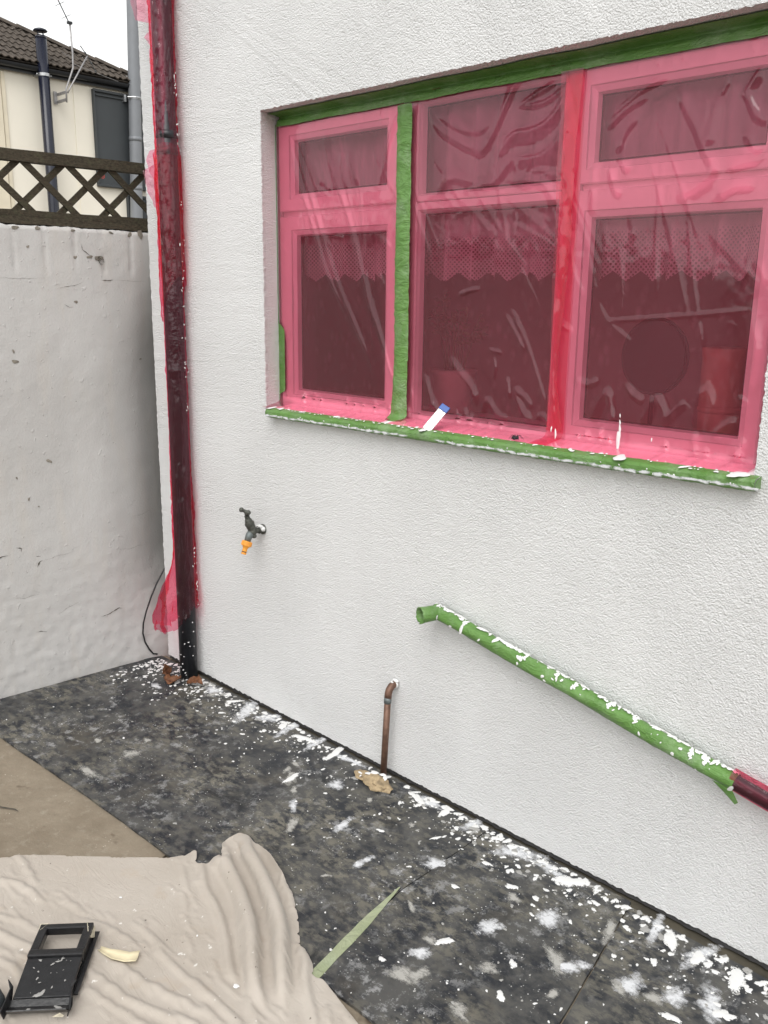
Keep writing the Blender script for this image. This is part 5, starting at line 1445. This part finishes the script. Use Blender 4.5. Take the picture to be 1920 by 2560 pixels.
o = MB(); P_ = [W1 - wd * .05 + Vector((0, -.017, -.015)), W1 + Vector((0, -.022, -.006)), W1 + wd * .018 + Vector((0, -.020, -.032)), W1 + wd * .010 + Vector((0, -.018, -.042)), W1 - wd * .02 + Vector((0, -.015, -.029))]
o.add(P_, [(0, 1, 2, 3, 4)]); o.build('tape_tail', M['tape'], wp)
# film on the far end
nu2 = 60; V = []; F = []
for i in range(nu2):
    a = i / (nu2 - 1); p = W1 - wd * .012 + wd * .45 * a
    for k in range(nv):
        t = 2 * math.pi * k / nv; r = .0195 + .003 * abs(nz((a * 2, math.cos(t), math.sin(t)), 1.2, 2)) + (.012 * max(0, -math.sin(t)) ** 3 if True else 0)
        V.append(p - wu * (r * math.sin(t)) * -1 * -1 + wo * (r * math.cos(t)))
for i in range(nu2 - 1):
    for k in range(nv): F.append((i * nv + k, i * nv + (k + 1) % nv, (i + 1) * nv + (k + 1) % nv, (i + 1) * nv + k))
fw = mk('film_wrap', V, F, M['film_pipe'], wp, smooth=True); fw['label'] = 'dark red film wrapped round the low end of the pipe'
# the open elbow at the high end
E0 = Vector((-1.612, -.036, .637)); ed = Vector((-.36, -.93, -.02)).normalized(); E1 = E0 + ed * .058
V = []; F = []; nn = 28
eu = ed.cross(Vector((0, 0, 1))).normalized(); ev = eu.cross(ed)
rings = [(0.0, .0190), (.010, .0225), (.030, .0235), (.048, .0240), (.060, .0255), (.0605, .0225), (.040, .0195)]
for a, r in rings:
    for i in range(nn):
        t = 2 * math.pi * i / nn; rr = r * (1 + .05 * nz((math.cos(t) * 2, math.sin(t) * 2, a * 30), 1.5)); V.append(E0 + ed * (a + (.006 * nz((math.cos(t), math.sin(t), 5), 2) if a > .05 else 0)) + (eu * math.cos(t) + ev * math.sin(t)) * rr)
F = [(k * nn + i, k * nn + (i + 1) % nn, (k + 1) * nn + (i + 1) % nn, (k + 1) * nn + i) for k in range(len(rings) - 1) for i in range(nn)]
el_ = mk('elbow', V, F, M['tape'], wp, smooth=True); el_['label'] = 'open green-taped elbow mouth at the high end'
mb = MB(); mb.tube([E0 + ed * .030, E0 + ed * .034], .0196, 24); mb.build('pipe_mouth', M['cable'], wp)
mb = MB(); mb.box(-1.64, -1.60, -.022, -.002, .615, .632); mb.build('pipe_clip', M['black_plastic'], wp)
mb = MB(); random.seed(31)
def on_pipe(a, t, r=.0228): return W0 + (W1 - W0) * a + wu * (-r * math.sin(t)) + wo * (r * math.cos(t)), (wu * -math.sin(t) + wo * math.cos(t))
sgn = 1 if (wu * -1).z > 0 else -1
for i in range(330):
    a = random.random(); t = sgn * (math.pi / 2 - min(abs(random.gauss(0, .26)), 1.9) + .32)
    if random.random() < .10: t = sgn * random.uniform(-.6, .9)
    if nz((a, 0, 3), 9) < -.18 and random.random() < .8: continue
    p, n = on_pipe(a, t); splat_mesh(mb, p, abs(random.gauss(0, .0035)) + .001, wd, n.cross(wd), n, i, random.uniform(.8, 1.7), .001)
for i, (a, ln) in enumerate([(.13, 4), (.36, 3), (.47, 5), (.53, 4), (.88, 5), (.92, 4), (.72, 3), (.64, 3)]):
    for j in range(ln):
        p, n = on_pipe(a + .002 * j * random.uniform(-1, 1), sgn * (1.3 - .22 * j)); splat_mesh(mb, p, .0065 - .0008 * j, n.cross(wd), wd, n, 700 + i * 9 + j, 1.4, .0014)
tag(mb.build('paint_splatter', M['paint'], tw, smooth=True), kind='stuff')

# ------------------------------------------------------------------ cable on the garden wall
cbl = [(0.004, .43), (.036, .397), (.075, .345), (.105, .292), (.132, .230), (.147, .180), (.150, .135), (.140, .090), (.120, .050), (.100, .022), (.075, .013)]
pts = []
for i in range(len(cbl) - 1):
    for f in (0, .25, .5, .75):
        pts.append(Vector((*cbl[i], 0)).lerp(Vector((*cbl[i + 1], 0)), f))
mb = MB(); mb.tube([bw(p.x, p.y, .012 + .012 * math.sin(i * .11)) for i, p in enumerate(pts)], .0036, 10)
o = mb.build('cable', M['cable'], smooth=True); tag(o, 'thin black cable bowing out of the corner against the grey wall', 'cable')

# ------------------------------------------------------------------ dry leaves round the foot of the downpipe
def leaf(name, label, c, yaw, tilt, L, W, seed):
    n, m = 14, 9; V = []; F = []
    for i in range(n):
        u = i / (n - 1); wd_ = W * (math.sin(math.pi * u ** .8) ** .7) * (1 + .35 * abs(math.sin(u * 16 + seed)))
        for j in range(m):
            v = j / (m - 1) * 2 - 1
            x = (u - .5) * L; y = v * wd_ * .5
            z = .35 * abs(y) + .014 * math.sin(u * 5 + seed) + .010 * nz((u * 3, v * 2, seed), 2.2) + .3 * x * math.sin(seed) * .3
            V.append((x, y, z))
    F = [(i * m + j, (i + 1) * m + j, (i + 1) * m + j + 1, i * m + j + 1) for i in range(n - 1) for j in range(m - 1)]
    Mx = Matrix.Translation(c) @ Matrix.Rotation(yaw, 4, 'Z') @ Matrix.Rotation(tilt, 4, 'X')
    V = [Mx @ Vector(v) for v in V]; mz = min(v.z for v in V)
    V = [(v.x, v.y, v.z - mz + BZ + .001) for v in V]
    o = mk(name, V, F, M['leaf'], smooth=True); m_ = o.modifiers.new('thickness', 'SOLIDIFY'); m_.thickness = .0006
    return tag(o, label, 'leaf', 'dry leaves at the downpipe foot')
leaf('dry_leaf', 'curled brown leaf standing on edge at the trellis side of the downpipe', (-3.005, -.115, .02), 1.9, 1.1, .070, .045, 1.0)
leaf('dry_leaf', 'crumpled brown leaf directly in front of the downpipe foot', (-2.925, -.135, .02), .45, .25, .080, .040, 2.4)
leaf('dry_leaf', 'long crumpled brown leaf between the downpipe foot and white wall', (-2.845, -.085, .02), .2, .35, .090, .040, 4.1)

# ------------------------------------------------------------------ dust sheet
def settle_sheet(P, Fc, dist, folds, gather, steps):
    """lets a slack sheet settle on the ground: edges keep their rest length, which is longer across the folds than the room they have"""
    N = len(P); gather = np.array(gather)
    def to_gather(Q):
        best = np.full(len(Q), 9.0); sv = np.zeros(len(Q)); dr = np.zeros((len(Q), 2))
        for i in range(len(gather) - 1):
            d = gather[i + 1] - gather[i]; rel = Q - gather[i]; t = np.clip(rel @ d / (d @ d), 0, 1); q = rel - t[:, None] * d; dd = np.hypot(*q.T)
            m = dd < best; best[m] = dd[m]; dr[m] = d / np.hypot(*d); sv[m] = (np.sign(d[0] * rel[:, 1] - d[1] * rel[:, 0]) * dd)[m]
        return best, dr, sv
    def field(Q):
        best, dr, sv = to_gather(Q); w = np.exp(-(best / .085) ** 4); acc = np.zeros((len(Q), 2)); wt = np.zeros(len(Q)); near = np.zeros(len(Q))
        for pts, h, _, _ in folds:
            A = np.array(pts); bst = np.full(len(Q), 9.0)
            for k in range(len(A) - 1):
                m = (A[k] + A[k + 1]) / 2; d = A[k + 1] - A[k]; L = np.hypot(*d)
                if L < 1e-6: continue
                t = np.clip((Q - A[k]) @ d / (L * L), 0, 1); bst = np.minimum(bst, np.hypot(*(Q - A[k] - t[:, None] * d).T))
                d = d / L
                if d @ np.array([.8, -.6]) < 0: d = -d
                ww = L * np.exp(-((Q - m) ** 2).sum(1) / .0081); acc += ww[:, None] * d; wt += ww
            near = np.maximum(near, np.exp(-(bst / .022) ** 2) * min(1, h / .02))
        d = acc / (wt[:, None] + 1e-4) * (1 - w[:, None]) + dr * w[:, None] + 1e-3 * np.array([.8, -.5])
        return d / np.linalg.norm(d, axis=1)[:, None], w, near
    def pairs(cols):
        E = np.unique(np.concatenate([np.sort(Fc[:, c], 1) for c in cols]), axis=0)
        return E[np.hypot(*(P[E[:, 1]] - P[E[:, 0]]).T) > 1e-5]
    S_ = pairs(([0, 1], [1, 2], [2, 3], [3, 0])); E = pairs(([0, 1], [1, 2], [2, 3], [3, 0], [0, 2], [1, 3]))
    def straight(adj, lim):
        out = set()
        for c, L in adj.items():
            for x in range(len(L)):
                for y in range(x + 1, len(L)):
                    u = P[L[x]] - P[c]; v = P[L[y]] - P[c]
                    if u @ v < -lim * math.sqrt((u @ u) * (v @ v)): out.add((min(L[x], L[y]), max(L[x], L[y])))
        return np.array(sorted(out))
    def adjacency(Ed):
        adj = {}
        for a, b in Ed: adj.setdefault(a, []).append(b); adj.setdefault(b, []).append(a)
        return adj
    B = straight(adjacency(S_), .85); B4 = straight(adjacency(B), .90)
    def rest(Ed):
        mid = (P[Ed[:, 0]] + P[Ed[:, 1]]) / 2; v = P[Ed[:, 1]] - P[Ed[:, 0]]; L = np.hypot(*v.T) + 1e-9; u = v / L[:, None]
        d, w, near = field(mid); n = np.stack([-d[:, 1], d[:, 0]], 1)
        k = .022 + .45 * near * (1 - w) + 2.0 * w
        return L * np.sqrt(1 + k * (u * n).sum(1) ** 2 + (.02 + .03 * w) * (u * d).sum(1) ** 2)
    LE, LB, LB4 = rest(E), rest(B), rest(B4)
    deg = [np.bincount(q.ravel(), minlength=N).clip(1)[:, None] for q in (E, B, B4)]
    def pull(Ed, L, k, X, dg, thr=None):
        d = X[Ed[:, 1]] - X[Ed[:, 0]]; l = np.linalg.norm(d, axis=1) + 1e-9
        c = k * (l - L) / l if thr is None else np.where(l < L * thr, k * (l - L * thr) / l, 0)
        c = c[:, None] * d
        return np.stack([np.bincount(Ed[:, 0], weights=c[:, q], minlength=N) - np.bincount(Ed[:, 1], weights=c[:, q], minlength=N) for q in range(3)], 1) / dg
    rng = np.random.default_rng(3)
    def swell(Q, seed, sc):
        r = np.random.default_rng(seed); v = np.zeros(len(Q))
        for _ in range(14):
            a = r.uniform(0, 6.28); kx = 2 * np.pi / sc * r.uniform(.6, 1.5); v += np.sin(kx * (Q[:, 0] * np.cos(a) + Q[:, 1] * np.sin(a)) + r.uniform(0, 6.28))
        return v / 3.7
    best, _, sv = to_gather(P); wg = np.exp(-(best / .08) ** 4)
    X = np.zeros((N, 3)); X[:, :2] = P
    X[:, 2] = .004 + .65 * ridge(P, [(spline(f), h, w1 * .7, max(w2, .006)) for f, h, w1, w2 in folds], 1.3, .1) + rng.normal(0, .0012, N)
    X[:, 2] += wg * (.012 + .010 * np.sin(2 * np.pi * sv / .034 + 1.3 * swell(P, 5, .25) + .5)) + (1 - wg) * .0026 * np.maximum(swell(P, 9, .11), 0)
    X[:, 2] = np.maximum(X[:, 2], .002)
    rim = dist < 1e-9; V = np.zeros_like(X); dt = 1 / 60
    for st in range(steps):
        Xo = X.copy(); V[:, 2] -= 9.8 * dt * .08; V = np.clip(V * .96, -.25, .25); X = X + V * dt
        for it in range(22):
            X = X + pull(E, LE, .5, X, deg[0]) * 2.2
            X = X + pull(B, LB, .9, X, deg[1], .90) + pull(B4, LB4, .5, X, deg[2], .72)
            X[:, 2] = np.maximum(X[:, 2], .0015)
            fr = X[:, 2] < .003; X[fr, :2] = Xo[fr, :2] + (X[fr, :2] - Xo[fr, :2]) * .55
            X[rim, :2] += (P[rim] - X[rim, :2]) * .5
            X[:, :2] += (P - X[:, :2]) * .012
            hi = X[:, 2] > .050; X[hi, 2] = .050 + (X[hi, 2] - .050) * .5
        V = (X - Xo) / dt
    return X
GATHER = spline([(-1.875, -.612), (-1.79, -.640), (-1.64, -.695), (-1.52, -.765), (-1.42, -.83)], 8)
P, Fc, dd = poly_sheet(np.array([tuple(p) for p in resample(CLOTH_OUT, .02)]), .0078)
X3 = settle_sheet(P, Fc, dd, CLOTH_FOLDS, GATHER, 40)
X3[:, 2] += np.array([.0018 * abs(nz((p[0] + p[1] * .6, p[1] * 2.0 - p[0] * 1.2, 0), 4.5, 2)) for p in P])
qd = np.clip(np.hypot(X3[:, 0] + 1.915, X3[:, 1] + .595) / .17, 0, 1); X3[:, 2] *= .22 + .78 * qd * qd * (3 - 2 * qd)
X3[:, 2] += BZ + .002
P = X3[:, :2]; Zc = X3[:, 2]
dsh = mk('dust_sheet', X3, Fc, M['cloth'], smooth=True)
m_ = dsh.modifiers.new('hem', 'SOLIDIFY'); m_.thickness = .0016; m_.offset = 1
m_ = dsh.modifiers.new('soft', 'SUBSURF'); m_.levels = 2; m_.render_levels = 2
tag(dsh, 'crumpled beige cotton dust sheet spread on the ground under the black tray', 'dust sheet')
def cloth_z(x, y):
    i = int(np.argmin((P[:, 0] - x) ** 2 + (P[:, 1] - y) ** 2)); return Zc[i]
mb = MB()
for i, (x, y, r) in enumerate([(-1.42, -.93, .007), (-1.88, -.96, .004), (-1.62, -.9, .003)]):
    splat_mesh(mb, (x, y, cloth_z(x, y) + .0035), r, (1, 0, 0), (0, 1, 0), (0, 0, 1), i, 1.3, .0005)
tag(mb.build('paint_spot', M['paint'], dsh, smooth=True), kind='stuff')

# ------------------------------------------------------------------ black tray on the sheet
ty = empty('paint_tray', (-1.78, -1.17, .02)); tag(ty, 'black plastic paint tray with a square opening lying on the dust sheet', 'paint tray')
TO = Vector((-1.874, -1.174, .024)); ts = Vector((.158, -.139, 0)).normalized(); tt = Vector((-ts.y, ts.x, 0)); TW = .126; TLn = .25
def TB(p): return TO + ts * p[0] * .90 + tt * p[1] + Vector((0, 0, p[2]))
mb = MB()
mb.box(0, .017, 0, TW, .012, .034, TB)
mb.box(.0171, .0979, 0, .020, .012, .034, TB); mb.box(.0171, .0979, TW - .020, TW, .012, .034, TB)
mb.box(.098, .120, 0, TW, .012, .036, TB)
mb.build('frame', M['tray'], ty, bevel=.0025)
mb = MB()
mb.add([TB(p) for p in [(.1202, .001, .029), (.1202, TW - .001, .029), (.238, TW - .001, .016), (.238, .001, .016), (.1202, .001, .024), (.1202, TW - .001, .024), (.238, TW - .001, .011), (.238, .001, .011)]], [(0, 1, 2, 3), (7, 6, 5, 4), (0, 4, 5, 1), (2, 6, 7, 3), (0, 3, 7, 4), (1, 5, 6, 2)])
rampo = mb.build('ramp', M['tray'], ty, bevel=.002)
for t0_, t1_ in ((.0005, .0035), (TW - .0035, TW - .0005)):
    mb = MB(); mb.add([TB(p) for p in [(.002, t0_, .0), (.002, t1_, .0), (.236, t0_, .0), (.236, t1_, .0), (.002, t0_, .0119), (.002, t1_, .0119), (.1203, t0_, .0119), (.1203, t1_, .0119), (.236, t0_, .0105), (.236, t1_, .0105)]], [(0, 2, 8, 6, 4), (1, 5, 7, 9, 3), (0, 1, 3, 2), (4, 6, 7, 5), (6, 8, 9, 7), (0, 4, 5, 1), (2, 3, 9, 8)])
    mb.build('side_wall', M['tray'], ty)
mb = MB(); mb.add([TB(p) for p in [(.237, -.004, .010), (.237, TW + .004, .010), (.252, TW + .006, .002), (.252, -.006, .002), (.272, TW + .006, .003), (.272, -.006, .003), (.283, TW, .018), (.283, 0, .018)]], [(0, 1, 2, 3), (3, 2, 4, 5), (5, 4, 6, 7)])
o = mb.build('well', M['tray'], ty); m_ = o.modifiers.new('thickness', 'SOLIDIFY'); m_.thickness = .0025
for sgn_, t0_ in ((-1, 0), (1, TW)):
    mb = MB(); mb.add([TB(p) for p in [(.222, t0_, .034), (.232, t0_ + sgn_ * .003, .036), (.285, t0_ + sgn_ * .010, .020), (.285, t0_ + sgn_ * .004, .001), (.236, t0_ + sgn_ * .002, .001), (.218, t0_ + sgn_ * .010, .050 if sgn_ < 0 else .040)]], [(0, 1, 4), (0, 5, 1), (1, 2, 3, 4)])
    o = mb.build('side_lip', M['tray'], ty); m_ = o.modifiers.new('thickness', 'SOLIDIFY'); m_.thickness = .0025
mb = MB(); mb.add([TB(p) for p in [(.0, TW, .004), (.0, TW + .012, .004), (.22, TW + .010, .002), (.22, TW, .002), (.0, TW, .007), (.0, TW + .012, .007), (.22, TW + .010, .005), (.22, TW, .005)]], [(4, 5, 6, 7), (0, 3, 2, 1), (1, 2, 6, 5), (0, 1, 5, 4), (2, 3, 7, 6)]); mb.build('flange', M['tray'], ty)
mb = MB(); random.seed(44)
for i in range(18):
    a = random.uniform(.125, .235); b = random.uniform(.02, TW - .02); z = .0292 - .013 * (a - .120) / .118
    splat_mesh(mb, TB((a, b, z + .0004)), abs(random.gauss(0, .0022)) + .0007, ts, tt, (0, 0, 1), i, random.uniform(1, 2), .0004)
for i, (a, b, r) in enumerate([(.232, .055, .009), (.226, .062, .007), (.135, .075, .0045), (.262, .105, .008), (.262, .04, .004)]):
    splat_mesh(mb, TB((a, b, .0295 - .013 * (a - .120) / .118 if a < .24 else .005)), r, tt, ts, (0, 0, 1), 60 + i, 1.5, .0006)
tag(mb.build('paint_splatter', M['trodden'], rampo, smooth=True), kind='stuff')
for cpt in ([(-.001, TW - .016, .0345), (.036, TW - .006, .0350), (.044, TW + .0025, .022), (.022, TW + .004, .006), (-.001, TW + .002, .020)], [(-.0015, .018, .034), (-.001, -.0015, .034), (.026, -.002, .026), (.024, .004, .035)]):
    mb = MB(); mb.add([TB(p) for p in cpt], [tuple(range(len(cpt)))]); o = mb.build('tape_scrap', M['putty'], ty); m_ = o.modifiers.new('thickness', 'SOLIDIFY'); m_.thickness = .0012
mb = MB(); mb.add([TB(p) for p in [(.287, TW - .030, .003), (.2865, TW - .012, .013), (.2865, TW - .004, .006), (.287, TW - .006, .002)]], [(0, 1, 2, 3)]); mb.build('tape_scrap', M['putty'], ty)

# ------------------------------------------------------------------ scrap of cream tape, green strip, dark tool at the edge
sx_, sy_ = -1.690, -1.075
V = []; F = []
cen = [(-1.735, -1.060), (-1.715, -1.066), (-1.695, -1.066), (-1.672, -1.056), (-1.655, -1.040)]
dr = Vector((.6, .45, 0)).normalized()
c0 = [Vector((-1.738, -1.096, 0)), Vector((-1.716, -1.088, 0)), Vector((-1.692, -1.079, 0)), Vector((-1.668, -1.064, 0)), Vector((-1.648, -1.046, 0))]
for i, c in enumerate(c0):
    dv = (c0[min(i + 1, 4)] - c0[max(i - 1, 0)]).normalized(); nn_ = Vector((-dv.y, dv.x, 0)); wv = .007 + .010 * min(1, i / 2)
    for j in range(5):
        v = j / 4 * 2 - 1; p = c + nn_ * wv * v
        V.append((p.x + random.uniform(-.001, .001), p.y, cloth_z(-1.692, -1.072) * .5 + .5 * max(cloth_z(c.x, c.y), cloth_z(p.x, p.y)) + .006 + .004 * v * v + (.006 if i == 4 else 0)))
F = [(i * 5 + j, (i + 1) * 5 + j, (i + 1) * 5 + j + 1, i * 5 + j + 1) for i in range(4) for j in range(4)]
o = mk('paper_scrap', V, F, M['scrap'], smooth=True); m_ = o.modifiers.new('thickness', 'SOLIDIFY'); m_.thickness = .0006
tag(o, 'curled torn scrap of cream masking tape on the dust sheet', 'paper scrap')
V = []; F = []; n = 40
for i in range(n):
    a = i / (n - 1); c = Vector((-1.402, -.407, 0)).lerp(Vector((-1.322, -.785, 0)), a); w_ = .002 + .0120 * min(1, a * 2.2)
    dv = Vector((.205, -.98, 0)); nn_ = Vector((.98, .205, 0))
    for j in range(4):
        v = j / 3 * 2 - 1; p = c + nn_ * w_ * v; V.append((p.x + .0015 * nz((a, v, 0), 7), p.y, BZ + .0022 + .0012 * abs(nz((a * 3, v, 1), 4))))
F = [(i * 4 + j, (i + 1) * 4 + j, (i + 1) * 4 + j + 1, i * 4 + j + 1) for i in range(n - 1) for j in range(3)]
o = mk('tape_strip', V, F, M['tape_old'], smooth=True); tag(o, 'faded green tape strip over the board joint, tapering to a point', 'tape')
mb = MB(); TP = Vector((-1.742, -1.352, .0))
mb.blob((TP.x, TP.y, .040), .030, 5, .12, 3, (1.15, 1.0, .8)); ob_ = mb.build('dark_tool', M['darkgrey'], smooth=True)
tag(ob_, 'dark grey lump poking in beside the tray at the picture edge', 'sanding block')
